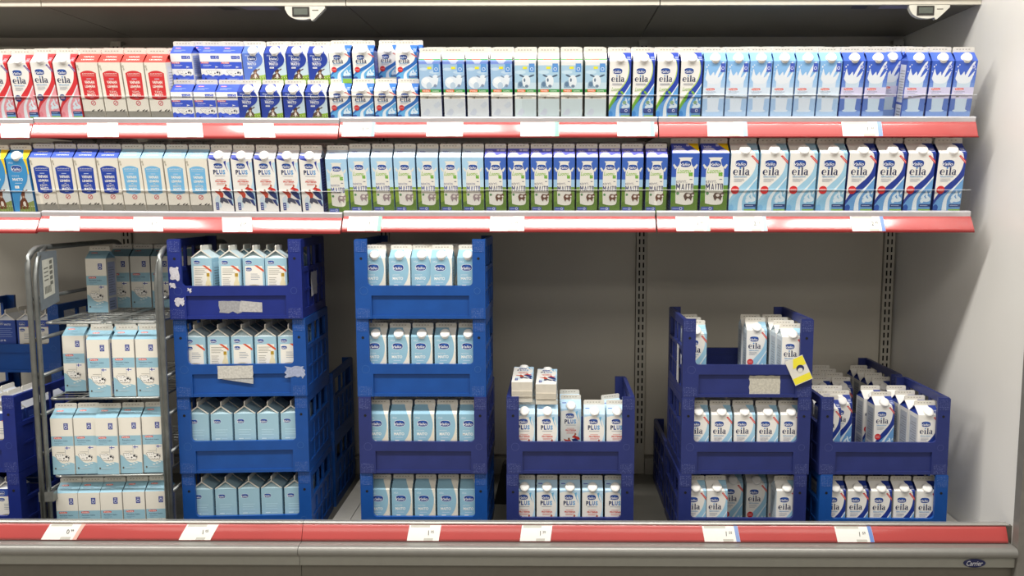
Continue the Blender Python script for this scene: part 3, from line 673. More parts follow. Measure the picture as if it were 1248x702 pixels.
# canopy
can_m = mat('canopy_enamel', '6a6863', rough=0.32, var=0.04, scale=2)
cream = mat('canopy_edge', 'cfc9ba', rough=0.4, var=0.03)
canopy = empty('canopy', Matrix.Translation((0, 2.6, 2.14))); tag(canopy, 'dark metal canopy with cream front edge over the upper shelf', 'canopy')
CE = [XL, -1.64, -0.665, 0.335, XW]
for i in range(4):
    x0, x1 = CE[i] + 0.0015, CE[i + 1] - 0.0015
    p = MB(); p.prism_x([(0.012, 0.004), (0.56, 0.018), (0.56, 0.040), (0.012, 0.030)], x0, x1, can_m); p.build('underside_panel', canopy)
    p = MB(); p.prism_x([(0.0, 0.0), (0.012, 0.0), (0.012, 0.34), (0.0, 0.34), (-0.012, 0.30), (-0.012, 0.022), (0.0, 0.016)], x0, x1, cream); p.build('front_edge', canopy)
p = MB(); p.box(XL, XW, 0.012, 0.57, 0.345, 0.36, can_m); p.build('canopy_top', canopy)
for x, c, wd in ((-1.066, '2f3036', 0.052), (-0.96, '9390a6', 0.115), (0.98, '2f3450', 0.05), (1.10, '8f8da6', 0.11)):
    p = MB(); m2 = mat('sticker_' + c, c, rough=0.4)
    p.face([(x - wd / 2, 0.03, 0.0038), (x + wd / 2, 0.03, 0.0038), (x + wd / 2 + 0.01, 0.075, 0.0048), (x - wd / 2 + 0.01, 0.075, 0.0048)], m2); p.build('sticker', canopy)
def thermometer(x, lab):
    r = empty('thermometer', Matrix.Translation((x, 2.605, 2.140))); wm = mat('thermo_white', 'd3d0c2', rough=0.45)
    pts = [(0.055, -0.001)] + [(-0.06, -0.001), (-0.06, -0.010)] + smooth([(-0.06, -0.010), (-0.05, -0.028), (-0.03, -0.040), (0.0, -0.043), (0.02, -0.040), (0.026, -0.046), (0.045, -0.030), (0.068, -0.008)])[1:] + [(0.068, -0.001)]
    g = MB(); g.prism_y(pts[1:], -0.004, 0.012, wm); g.build('housing', r)
    g = MB(); g.box(-0.036, 0.018, -0.0065, -0.004, -0.033, -0.004, mat('thermo_frame', '2b2723', rough=0.3)); s = g.build('display_frame', r)
    g = MB(); g.box(-0.031, 0.013, -0.0072, -0.0065, -0.028, -0.009, mat('thermo_lcd', '5c6158', rough=0.2)); g.build('display', s)
    g = MB(); g.box(0.027, 0.047, -0.0044, -0.004, -0.0155, -0.0125, mat('thermo_text', '6b685c')); g.build('print_mark', r)
    tag(r, lab, 'thermometer')
thermometer(-0.80, 'small white thermometer with dark display under canopy edge, above small cartons')
thermometer(1.185, 'small white thermometer with dark display under canopy edge, near end wall')

# front of the case below the deck
base = empty('case_front', Matrix.Translation((0, 2.27, 0))); tag(base, 'grey metal case front with red price rail, bumper and oval badge', 'case front')
red_m = mat('rail_red', 'b84543', rough=0.4, var=0.05, scale=5, coat=1.0)
red_d = mat('rail_dark_red', '7c1418', rough=0.5)
alu = mat('tray_aluminium', 'cfcdd0', rough=0.32, metal=0.35, var=0.03)
chrome = mat('lip_chrome', 'b9b8b2', rough=0.25, metal=0.6, var=0.03)
bump_m = mat('bumper_grey', '8e8d88', rough=0.35, metal=0.35, var=0.03)
band_m = mat('band_grey', '989890', rough=0.45, var=0.03); kick_m = mat('kick_grey', '6b685f', rough=0.5, var=0.04)
xs = [XL, -0.745, XW - 0.012]
def arc_profile(p0, p1, bulge, n=7):
    out = []
    for i in range(n):
        t = i / (n - 1); k = 4 * t * (1 - t) * bulge
        dy, dz = p1[0] - p0[0], p1[1] - p0[1]; L = sqrt(dy * dy + dz * dz)
        out.append((p0[0] + dy * t + dz / L * k, p0[1] + dz * t - dy / L * k))
    return out
for i in range(2):
    x0, x1 = xs[i] + 0.0008, xs[i + 1] - 0.0008
    p = MB(); p.prism_x([(-0.004, 0.566), (0.012, 0.566), (0.012, 0.573), (-0.002, 0.573), (-0.006, 0.570)], x0, x1, chrome); p.build('top_lip', base)
    p = MB(); pr = arc_profile((-0.003, 0.566), (-0.022, 0.521), 0.0012); p.prism_x(pr + [(0.01, 0.521), (0.01, 0.566)], x0, x1 - (0.008 if i else 0), red_m); p.build('price_rail', base, True)
    p = MB(); p.prism_x([(-0.03, 0.519)] + [(-0.045 - 0.016 * sin(pi * k / 8), 0.519 - 0.016 + 0.016 * cos(pi * k / 8)) for k in range(9)] + [(-0.03, 0.487), (0.0, 0.487), (0.0, 0.5205)], x0, x1, bump_m); p.build('bumper', base, True)
    p = MB(); p.box(x0, x1, -0.045, 0.0, 0.458, 0.487, band_m); p.build('upper_band', base)
    p = MB(); p.box(x0, x1, -0.030, 0.0, 0.06, 0.457, kick_m); p.build('lower_panel', base)
p = MB(); p.box(XL, XW, 0.0, 0.012, 0.0, 0.565, kick_m); p.build('inner_panel', base)
# oval maker's badge
g = MB(); g.lathe([(0.032, 0), (0.032, 0.002), (0.030, 0.0026)], mat('badge_navy', '232a5c', rough=0.3), Matrix.Translation((1.222, -0.045, 0.4715)) @ Matrix.Diagonal((1, 1, 0.40, 1)) @ Matrix.Rotation(RD(90), 4, 'X'), 28)
bo = g.build('badge', base)
v, f, tw, th = lettering('Carrier', 0.015, 0.3)
g = MB(); g.v = [(1.222 + p[0] * 0.047 / tw, -0.0479, 0.4715 + p[1] * 0.015 / th) for p in v]; g.f = f; g.mi = [0] * len(f); g.mats = [mat('badge_letter', 'd9dbe4')]; g.build('lettering', bo)

# ------------------------------------------------------------------ shelves
# (x0, x1, tilt, roll) for each bay; Zd = deck height at the front edge
YF = 2.49
BAYS = {1: [(-2.35, -1.612, 12, 0.2), (-1.608, -0.664, 12, 0.2), (-0.660, 0.316, 12, 0.0), (0.320, 1.290, 12, 0.0)],
        2: [(-2.35, -1.608, 10.5, 0.3), (-1.603, -0.662, 10.5, 0.35), (-0.657, 0.313, 10, 0.0), (0.318, 1.290, 9, 0.0)]}
ZD = {1: 1.765, 2: 1.4765}
LEVEL = {1: 'upper', 2: 'lower'}
def bay_matrix(lv, i):
    x0, x1, t, r = BAYS[lv][i]
    return Matrix.Translation(((x0 + x1) / 2, YF, ZD[lv] - (0.002 if i < 2 else 0))) @ Matrix.Rotation(RD(r), 4, 'Y') @ Matrix.Rotation(RD(t), 4, 'X')
RAIL_TOP, RAIL_BOT = (-0.012, -0.004), (-0.037, -0.049)
def rail_profile(lv, bay=1):
    d = (0.0215 if lv == 1 else 0.0275) - (0.0035 if (lv, bay) == (1, 3) else 0.0)
    return arc_profile(RAIL_TOP, (-0.012 - d, -0.049), 0.0006)
deck_m = mat('shelf_white', 'c9c6be', rough=0.4, var=0.03)
under_m = mat('shelf_under', '8e8b84', rough=0.5)
bay_word = ['leftmost', 'left-centre', 'right-centre', 'rightmost']
for lv in (1, 2):
    for i in range(4):
        x0, x1, t, r = BAYS[lv][i]; M = bay_matrix(lv, i); hw = (x1 - x0) / 2
        root = empty('display_shelf', M)
        tag(root, f'{bay_word[i]} {LEVEL[lv]} shelf bay with red price rail and clear front guard', 'shelf', 'refrigerated display shelves')
        inv = Matrix.Rotation(RD(-t), 3, 'X')
        loc = lambda pts: [tuple((inv @ Vector((0, y, z)))[1:]) for y, z in pts]
        p = MB(); p.box(-hw, hw, 0.0, 0.40, -0.004, 0.0, deck_m); p.box(-hw, hw, 0.002, 0.40, -0.022, -0.004, under_m); p.build('deck', root)
        p = MB(); p.prism_x([(-0.010, -0.003), (0.0, -0.003), (0.0, 0.0), (0.004, 0.0), (0.004, 0.014), (-0.008, 0.014), (-0.010, 0.011)], -hw, hw, alu); p.build('tray_lip', root)
        p = MB(); p.prism_x(loc(rail_profile(lv, i) + [(-0.030, -0.051), (-0.004, -0.043), (-0.004, -0.005)]), -hw, hw, red_m); ro = p.build('price_rail', root, True)
        p = MB(); p.prism_x(loc([(-0.0350 if lv == 1 else -0.0400, -0.0492), (-0.0350 if lv == 1 else -0.0400, -0.0525), (-0.028, -0.0525), (-0.028, -0.0492)]), -hw, hw, red_d); p.build('rail_edge', ro)
        p = MB(); p.box(-hw + 0.002, hw - 0.002, 0.0042, 0.0058, 0.014, 0.078, clear_plastic()); p.build('front_guard', root)
        p = MB(); p.box(-hw + 0.002, hw - 0.002, 0.0040, 0.0060, 0.078, 0.0790, mat('guard_edge', 'f2f5f5', rough=0.2)); p.build('guard_edge', root)
        for s in (-1, 1):
            p = MB(); xx = s * (hw - 0.004); p.prism_x([(0.004, -0.045), (0.40, -0.12), (0.62, -0.12), (0.62, -0.01), (0.40, -0.004), (0.004, -0.004)], xx - 0.002, xx + 0.002, under_m); p.build('bracket', root)
# price tags on the rails
card = mat('tag_card', 'f1f0ea', rough=0.45, var=0.02); tag_ink = mat('tag_ink', '5a5a58')
def price_tag(name_lab, x, prof, wd, origin, stripe=None, price=None, skew=0.0):
    """card following the rail profile: prof is a list of (y,z) offsets from origin, top first"""
    r = empty('price_tag', Matrix.Translation((x, origin[0], origin[1])))
    n = len(prof); hw = wd / 2
    def strip(x0, x1, a, bq, off, m, mb):
        for k in range(a, bq):
            (y0, z0), (y1, z1) = prof[k], prof[k + 1]
            s0, s1 = skew * (0.5 - k / (n - 1)), skew * (0.5 - (k + 1) / (n - 1))
            mb.face([(x0 + s1, y1 - off, z1 + off * .5), (x1 + s1, y1 - off, z1 + off * .5), (x1 + s0, y0 - off, z0 + off * .5), (x0 + s0, y0 - off, z0 + off * .5)], m)
    g = MB(); strip(-hw, hw, 0, n - 1, 0.0008, card, g); strip(hw, -hw, 0, n - 1, 0.0004, card, g); g.build('card', r)
    if stripe:
        g = MB(); strip(hw * 0.78, hw * 0.99, 0, n - 1, 0.0011, ink(stripe), g); g.build('colour_strip', r)
    g = MB(); strip(-hw * 0.9, hw * 0.3, 0, 1, 0.0009, mat('tag_line', 'c6c4ba'), g); g.build('print_line', r); g = MB(); strip(hw * 0.05, hw * 0.62, n - 2, n - 1, 0.0009, mat('tag_line', 'c6c4ba'), g); g.build('print_line', r)
    if price:
        g = MB(); k = (n - 1) // 2; y, z = prof[k]; dy, dz = prof[k - 1][0] - prof[k + 1][0], prof[k - 1][1] - prof[k + 1][1]; L = sqrt(dy * dy + dz * dz)
        for t, cx, h, up in ((price[0], hw * 0.28, 0.013, 0), (price[1:], hw * 0.52, 0.007, 0.003)):
            v, f, tw, th = lettering(t); b0 = len(g.v); sc = h / th
            for q in v:
                e = q[1] * sc + up; g.v.append((cx + q[0] * sc, y - 0.0016 + dy / L * e, z + 0.0008 + dz / L * e))
            g.f += [tuple(b0 + i for i in q) for q in f]; g.mi += [0] * len(f)
        g.mats = [tag_ink]; g.build('price_print', r)
    tag(r, name_lab, 'price tag', 'price tags on the red rails')
TAGS = {1: [(-1.66, .088, None, None), (-1.389, .096, None, None), (-1.136, .11, None, None), (-0.907, .094, None, None), (-0.601, .10, '8fb4e0', '125'), (-0.336, .112, 'b9dcc8', None), (-0.045, .118, '7ec9a4', None), (0.249, .114, '8fc8d4', None), (0.529, .122, 'a9c4e6', None), (0.940, .122, '8aa8dc', '165')],
        2: [(-1.523, .094, None, None), (-1.262, .092, None, '119'), (-0.985, .092, None, '129'), (-0.588, .104, '7ec9a4', '115'), (-0.146, .106, 'c6dcd2', '109'), (0.428, .104, 'a9d4bc', '195'), (0.605, .102, 'a9bccf', '215'), (0.967, .102, '6f8fd0', '245')]}
for lv in (1, 2):
    for k, (x, wd, st_, pr) in enumerate(TAGS[lv]):
        i = [n for n, bb in enumerate(BAYS[lv]) if bb[0] <= x <= bb[1]][0]; x0, x1, t, r = BAYS[lv][i]
        price_tag(f'{ORD[k]} white price tag from left on the {LEVEL[lv]} shelf rail', x, rail_profile(lv, i), wd, (YF, ZD[lv] - (0.002 if i < 2 else 0) - sin(RD(r)) * (x - (x0 + x1) / 2)), st_, pr, -0.012 if x < -0.7 else 0)
bp = arc_profile((-0.003, 0.564), (-0.022, 0.523), 0.0012)
for k, (x, wd, st_, pr) in enumerate([(-1.455, .105, 'e6b6a8', '099'), (-1.052, .094, None, '105'), (-0.384, .094, None, '105'), (-0.053, .090, None, '139'), (0.492, .105, '8aa2d4', '155'), (0.883, .108, '6f8fd0', '159')]):
    price_tag(f'{ORD[k]} white price tag from left on the bottom rail', x, bp, wd, (2.27, 0), st_, pr, 0.02 if x < -1 else (0.006 if x < 0 else -0.006))

# ------------------------------------------------------------------ cartons on the shelves
DESC = {'eila_red': 'red-swirl white', 'eila_blue': 'navy-swirl white', 'eila_light': 'pale-blue-swirl white', 'eila_big_blue': 'large navy-swirl', 'eila_big_light': 'large pale-blue-swirl',
 'eila_half': 'small blue-swirl', 'eila_green': 'blue-and-green-swirl white', 'maito_yellow': 'blue brown-cow yellow-top', 'maito_half': 'small navy cow-photo', 'maito_half_pale': 'small faded-blue cow-photo',
 'maito_light': 'light-blue capped', 'maito_light_plain': 'light-blue capless', 'free_red': 'red-plaque white', 'free_blue': 'navy-plaque white', 'free_light': 'light-blue-plaque white', 'plus_blue': 'blue-topped leaping-figures',
 'plus_light': 'pale-topped bold-lettered', 'can_light': 'pale-blue milk-can', 'can_blue': 'blue milk-can', 'can_big': 'large blue milk-can', 'splash_light': 'light-blue splash', 'splash_dark': 'dark-blue splash', 'organic_blue': 'blue-top cow-photo',
 'organic_pale': 'white-top cow-photo', 'cow_light': 'white cartoon-cow', 'cow_half': 'small blue cartoon-cow', 'back_plain': 'plain light-blue', 'back_bottle': 'light-blue bottle-print', 'back_bowls': 'light-blue bowl-print',
 'back_blue': 'blue text-covered', 'back_blue_bowls': 'blue bowl-print'}
ROWW = ['front row', 'second row', 'third row', 'back row']
def shelf_cartons(lv, row, items, layer=0, suffix=''):
    for key, xs_ in items:
        d = DESIGN[key]; wd = d['size'][0]; n = len(xs_)
        for k, x in enumerate(xs_):
            dy = 0; yaw = 0
            if isinstance(x, tuple): x, dy, yaw = x
            i = max([q for q, bb in enumerate(BAYS[lv]) if bb[0] - 0.001 <= x] or [0]); x0, x1, t, r = BAYS[lv][i]
            z = layer * 0.1125; dy += layer * 0.0343      # second tier stands in the valley between two gable rows
            m = bay_matrix(lv, i) @ Matrix.Translation((x - (x0 + x1) / 2, 0.0075 + wd / 2 + row * (wd + 0.003) + dy, z)) @ Matrix.Rotation(RD(yaw), 4, 'Z')
            lay = ', stacked on top' if layer else ''
            carton(key, m, f'{ORD[k]} from left of {DESC[key]} cartons, {ROWW[row]}, {LEVEL[lv]} shelf{lay}', f'{DESC[key]} cartons on the {LEVEL[lv]} shelf')
S1 = [('eila_red', [-1.704, -1.634, -1.565, -1.496]), ('free_red', [-1.426, -1.357, -1.287, -1.217])]
S1h = [('cow_half', [-1.148, -1.078, -1.008]), ('maito_half', [-0.942, -0.873, -0.803, -0.7335]), ('eila_half', [-0.6605, -0.591, -0.521, -0.451])]
S1r = [('organic_blue', [-0.380, -0.3075, -0.235, -0.162]), ('organic_pale', [-0.089, -0.018, 0.053, 0.127]), ('eila_green', [0.200, 0.272, 0.345, 0.4165]),
       ('splash_light', [0.487, 0.557, 0.627, 0.697, 0.767, 0.837])]
shelf_cartons(1, 0, S1 + S1h + S1r + [('splash_dark', [0.9075, 0.978, (1.1035, 0, -4), 1.1745, (1.2445, 0, 1)])])
shelf_cartons(1, 1, S1 + S1h + S1r + [('splash_dark', [0.9075, 0.978, 1.049, 1.1195, 1.190])])
shelf_cartons(1, 2, S1[1:] + S1h + S1r[:2] + [('splash_light', [0.627, 0.697, 0.767, 0.837]), ('splash_dark', [0.978, 1.049, 1.1195])])
shelf_cartons(1, 0, [('cow_half', [-1.150, (-1.064, 0.012, -2), -0.997]), ('maito_half_pale', [(-0.929, 0.002, 1)]), ('maito_half', [-0.860, -0.793, -0.7265]), ('eila_half', [(-0.6583, -0.002, -1), (-0.588, -0.002, 2), (-0.456, 0, 1)])], 1)
shelf_cartons(1, 1, [('cow_half', [-1.125, -1.03, -0.96]), ('maito_half', [-0.868, -0.798, -0.728]), ('eila_half', [-0.64, -0.525, -0.45])], 1)
S2 = [('maito_yellow', [-1.733, -1.6625]), ('free_blue', [-1.592, -1.5225, -1.453, -1.3835]), ('free_light', [-1.314, -1.2445, -1.175, -1.1055]), ('plus_blue', [-1.036, -0.966, -0.896, -0.826, -0.756]),
      ('can_light', [-0.675, -0.6045, -0.534, -0.4635, -0.393, -0.3225, -0.252]), ('can_blue', [-0.1815, -0.111, -0.0405, 0.030, 0.1005, 0.171, 0.2415, 0.315])]
S2b = [('can_big', [0.4035, 0.4955]), ('eila_big_light', [0.586, 0.6765, 0.767, 0.8575]), ('eila_big_blue', [0.948, 1.0385, 1.129, 1.2215])]
shelf_cartons(2, 0, S2 + S2b)
shelf_cartons(2, 1, [(k, [x + 0.02 for x in v]) for k, v in S2[:4]] + [(k, [x + 0.014 for x in v]) for k, v in S2[4:]] + S2b[1:])
shelf_cartons(2, 2, [('free_blue', [-1.55, -1.47, -1.40]), ('free_light', [-1.30, -1.22, -1.15])])

# ------------------------------------------------------------------ crates
CW, CD, CH = 0.40, 0.31, 0.2455
COLR = {'navy': ('27326f', '4c5690'), 'deep': ('1b2c7c', '3f5298'), 'bright': ('154c98', '3a6aae')}
CM = {}
def crate_meshes(col):
    if col in CM: return CM[col]
    c, s = COLR[col]
    m = plastic('crate_' + col, c, s, 0.64 if col == 'navy' else 0.68); gp = dotted('crate_grip_' + col, c, '8d97c4'); mk = mat('crate_ring_' + col, s, rough=0.5)
    out = []
    pw, bw_, r = 0.039, 0.050, 0.012
    u0 = [(pw + r - r * sin(a * pi / 8), 0.1025 + r - r * cos(a * pi / 8)) for a in range(5)]           # left rounded corner, bottom->side
    u1 = [(CW - pw - r + r * sin(a * pi / 8), 0.1025 + r - r * cos(a * pi / 8)) for a in range(5)]
    H = [(0, 0), (bw_, 0), (bw_, 0.072), (CW - bw_, 0.072), (CW - bw_, 0), (CW, 0), (CW, CH - 0.004), (CW - 0.004, CH), (CW - pw, CH)] + u1[::-1] + u0 + [(pw, CH), (0.004, CH), (0, CH - 0.004)]
    for y0, y1, sgn, nm in ((0, 0.010, 1, 'front_panel'), (CD - 0.010, CD, -1, 'rear_panel')):
        b = MB(); b.prism_y(H, y0, y1, m)
        if sgn > 0: b.box(bw_ - 0.004, CW - bw_ + 0.004, 0.006, 0.012, 0.002, 0.078, m); b.box(bw_, CW - bw_, 0.002, 0.006, 0.0, 0.010, m)
        else: b.box(bw_ - 0.004, CW - bw_ + 0.004, CD - 0.012, CD - 0.006, 0.002, 0.078, m)
        out.append((nm, b.mesh('crate_' + nm), None))
    for x0 in (0.002, CW - 0.046):
        b = MB(); b.box(x0 + 0.002, x0 + 0.042, -0.0005, 0.001, 0.003, 0.034, gp); out.append(('grip_patch', b.mesh('crate_grip'), 'front_panel'))
    for x0 in (0.003, CW - pw + 0.002):
        b = MB(); b.box(x0, x0 + pw - 0.005, -0.0005, 0.001, CH - 0.040, CH - 0.006, gp); out.append(('grip_patch', b.mesh('crate_grip'), 'front_panel'))
    for x in (0.0205, CW - 0.0205):
        b = MB(); b.lathe([(0.0042, -0.0003), (0.0042, 0.0005), (0.001, 0.0006)], black, Matrix.Translation((x, 0, 0.186)) @ Matrix.Rotation(RD(90), 4, 'X'), 12)
        out.append(('peg_hole', b.mesh('crate_peg_hole'), 'front_panel'))
    for x, rr in ((0.027, 0.0125), (CW - 0.025, 0.010)):
        n = 24; b = MB()
        for i in range(n):
            a, e = 2 * pi * i / n, 2 * pi * (i + 1) / n
            b.face([(x + q * cos(g), -0.0006, 0.087 + q * sin(g)) for q, g in ((rr, a), (rr - 0.0011, a), (rr - 0.0011, e), (rr, e))], mk)
        out.append(('ring_mark', b.mesh('crate_ring'), 'front_panel'))
    for sx in (0, 1):
        b = MB(); X = lambda a, e: (a, e) if sx == 0 else (CW - e, CW - a)
        def bx(a, e, y0, y1, z0, z1):
            p, q = X(a, e); b.box(p, q, y0, y1, z0, z1, m)
        bx(0, 0.012, 0.010, CD - 0.010, CH - 0.026, CH - 0.001); bx(0, 0.012, 0.010, CD - 0.010, 0, 0.028)
        bx(0, 0.012, 0.010, CD - 0.010, 0.142, 0.156)
        bx(0.001, 0.012, 0.010, 0.034, 0.028, CH - 0.02); bx(0.001, 0.012, CD - 0.034, CD - 0.010, 0.028, CH - 0.02)
        bx(0.005, 0.010, 0.03, CD - 0.03, 0.028, 0.142)
        for y in (0.09, 0.155, 0.22): bx(0.0005, 0.010, y - 0.005, y + 0.005, 0.028, 0.142)
        for y in (0.12, 0.19): bx(0.002, 0.010, y - 0.006, y + 0.006, 0.156, CH - 0.024)
        bx(0.0008, 0.010, 0.03, CD - 0.03, 0.080, 0.088)
        out.append(('side_panel', b.mesh('crate_side'), None))
    b = MB(); b.box(0.010, CW - 0.010, 0.010, CD - 0.010, 0.002, 0.008, m); out.append(('floor_panel', b.mesh('crate_floor'), None))
    CM[col] = out
    return out
def crate(x, y, lvl, col, label, group, rot=0.0):
    M = Matrix.Translation((x, y, DECK + lvl * CH)) @ Matrix.Rotation(RD(rot), 4, 'Z')
    r = empty('milk_crate', M); done = {}
    for n, me, par in crate_meshes(col): 
        o = link(n, me, done.get(par, r)); done[n] = o
    tag(r, label, 'crate', group)
    return r, M
def slot_mtx(M, s, row, dx=0, dy=0, yaw=0, z=0.0085):
    return M @ Matrix.Translation((CW / 2 + (s - 2) * 0.0722 + dx, 0.0125 + 0.0355 + row * 0.0706 + dy, z)) @ Matrix.Rotation(RD(yaw), 4, 'Z')
def fill(M, place, items):
    """items: (slot,row,design[,dx,dy,yaw])"""
    groups = {}
    for it in items: groups.setdefault((it[1], it[2]), []).append(it)
    for (row, key), its in groups.items():
        its.sort(key=lambda q: q[0])
        for k, it in enumerate(its):
            dx, dy, yaw = (it[3:] + (0, 0, 0))[:3] if len(it) > 3 else (0, 0, 0)
            head = f'{ORD[k]} from left of {DESC[key]} cartons' if len(its) > 1 else f'only {DESC[key]} carton'
            carton(key, slot_mtx(M, it[0], row, dx, dy, yaw), f'{head}, {ROWW[row]}, {place}', f'{DESC[key]} cartons in crates')
def sticker(root, pts, y, c, name='paper_label', x_plane=None, rough=0.6):
    g = MB(); m = mat('sticker_' + c, c, rough=rough, var=0.16, scale=160)
    g.face([(p[0], y, p[1]) for p in pts] if x_plane is None else [(x_plane, p[0], p[1]) for p in pts], m)
    return g.build(name, root)
def torn(x0, z0, x1, z1, n=6, amp=0.004, seed=1):
    rr = random.Random(seed); pts = []
    for k in range(n): pts.append((x0 + (x1 - x0) * k / n, z0 + rr.uniform(-amp, amp)))
    for k in range(n): pts.append((x1 + rr.uniform(-amp, amp) * .5, z0 + (z1 - z0) * k / n))
    for k in range(n): pts.append((x1 + (x0 - x1) * k / n, z1 + rr.uniform(-amp, amp) * .4))
    for k in range(n): pts.append((x0 + rr.uniform(-amp, amp) * .5, z1 + (z0 - z1) * k / n))
    return pts
full = lambda key, rows=(0,), slots=range(5): [(s, r, key) for r in rows for s in slots]
CN = ['bottom', 'second', 'third', 'top']

# stack beside the wire cart
X1, Y1, R1 = -1.176, 2.405, 3.5
P1 = 'stack beside wire cart'
cols = ['bright', 'bright', 'bright', 'deep']; offs = [(0.003, 0.012), (0.002, 0.006), (0.004, 0.002), (0.001, -0.008)]
for l in range(4):
    r, M = crate(X1 + offs[l][0], Y1 + offs[l][1], l, cols[l], f'{CN[l]} blue crate of the four-crate stack beside the wire cart', 'blue milk crates', R1)
    place = f'{CN[l]} crate, {P1}'
    if l < 2: fill(M, place, full('back_plain', (0, 1)))
    if l == 2:
        fill(M, place, [(s, 0, 'back_bowls' if s % 2 == 0 else 'back_bottle') for s in range(5)] + full('back_plain', (1, 2)))
        sticker(r, torn(0.128, 0.058, 0.236, 0.098, 5, 0.002, 3), -0.0009, 'c6c4bc'); sticker(r, [(0.14, 0.056), (0.235, 0.040), (0.236, 0.060), (0.14, 0.062)], 0.0005, 'b3b4b4')
        sticker(r, torn(0.335, 0.055, 0.392, 0.095, 6, 0.010, 5), -0.0009, '9fa8c2')
    if l == 3:
        fill(M, place, [(0, 0, 'back_bottle', 0.040, 0.01, -7), (1, 0, 'back_bottle', 0.052, 0.0, -1), (2, 0, 'back_bowls', 0.050, 0.004, 0), (3, 0, 'back_bottle', 0.047, 0.0, 0)]
             + [(s, rr, 'back_plain') for s in (1, 2, 3, 4) for rr in (1, 2)])
        sticker(r, torn(0.146, 0.020, 0.214, 0.055, 5, 0.004, 9), 0.0056, '9a9a9c'); sticker(r, [(0.205, 0.022), (0.276, 0.020), (0.276, 0.050), (0.212, 0.056)], 0.0054, 'b4b2b0')
        for k, (x0, z0, x1, z1) in enumerate(((0.006, 0.120, 0.032, 0.160), (0.004, 0.098, 0.020, 0.112), (0.016, 0.044, 0.044, 0.066), (0.056, 0.084, 0.068, 0.096))):
            sticker(r, torn(x0, z0, x1, z1, 5, 0.005, 20 + k), -0.0009, 'c9c7cf', 'label_scrap')
        sticker(r, torn(0.11, 0.06, 0.19, 0.135, 5, 0.004, 31), 0, 'c8c6c2', 'side_label', x_plane=CW + 0.0012)
for l in range(2):
    r, M = crate(X1 - 0.012, Y1 + 0.355, l, 'bright', f'{CN[l]} blue crate standing behind the stack beside the wire cart', 'blue milk crates', 1.5)
# tall stack left of centre
P2 = 'tall stack left of centre'
for l, c in enumerate(['bright', 'navy', 'bright', 'bright']):
    r, M = crate(-0.6115 + (0, 0.001, -0.001, 0)[l], 2.42 + (0.004, 0.0, 0.002, -0.003)[l], l, c, f'{CN[l]} blue crate of the tall stack left of centre', 'blue milk crates', (0.3, -0.2, 0.2, 0)[l])
    place = f'{CN[l]} crate, {P2}'
    if l < 2: fill(M, place, full('maito_light_plain', (0, 1)))
    elif l == 2: fill(M, place, full('maito_light', (0, 1)))
    else:
        fill(M, place, [(0, 0, 'maito_light', -0.002, 0.006, 6), (1, 0, 'maito_light', 0.008, 0.002, -2), (2, 0, 'maito_light', 0.0015, 0.010, 3), (3, 0, 'maito_light', -0.008, -0.001, 0), (4, 0, 'maito_light', 0.002, 0.004, -2)]
             + [(s, rr, 'maito_light', 0.003, 0.004 * (s % 2), 0) for rr in (1, 2, 3) for s in range(5)])
# two crates at the centre
P3 = 'two-crate stack at centre'
r, M = crate(-0.150, 2.42, 0, 'navy', 'bottom navy crate of the two-crate stack at centre', 'blue milk crates')
fill(M, 'bottom crate, ' + P3, full('plus_light', (0, 1)))
r, M = crate(-0.149, 2.42, 1, 'navy', 'top navy crate of the two-crate stack at centre', 'blue milk crates')
fill(M, 'top crate, ' + P3, [(0, 0, 'plus_light'), (1, 0, 'plus_light'), (3, 0, 'plus_light', 0.003, 0, 0), (4, 0, 'plus_light', 0.002, 0, 0), (2, 1, 'plus_light', 0.003, 0, 0), (0, 1, 'plus_light'), (1, 1, 'plus_light'),
     (2, 2, 'plus_light'), (0, 2, 'plus_light'), (1, 2, 'plus_light'), (4, 1, 'plus_light', -0.012, 0.004, 24)])
for k, (x, dz, yaw) in enumerate(((-0.101, 0.0, 0), (-0.0255, -0.007, -1))):
    m = Matrix.Translation((x, 2.446, DECK + CH + 0.0085 + 0.2175 - 0.004 + dz)) @ Matrix.Rotation(RD(yaw), 4, 'Z') @ Matrix.Rotation(RD(4), 4, 'X') @ Matrix.Translation((0, 0, 0.0335)) @ Matrix.Rotation(RD(-90), 4, 'X')
    ly = carton('plus_light', m, ('left' if k == 0 else 'right') + ' milk carton lying face up on top of the centre crate', 'milk cartons lying flat', jig=False)
    g = MB(); g.box(-0.031, 0.031, -0.004, 0.014, -0.0016, 0.0, mat('carton_fold', 'cfc8b8', rough=0.5)); g.box(-0.031, 0.031, 0.012, 0.0145, -0.0022, 0.0, mat('carton_fold', 'cfc8b8')); g.build('base_fold', ly)
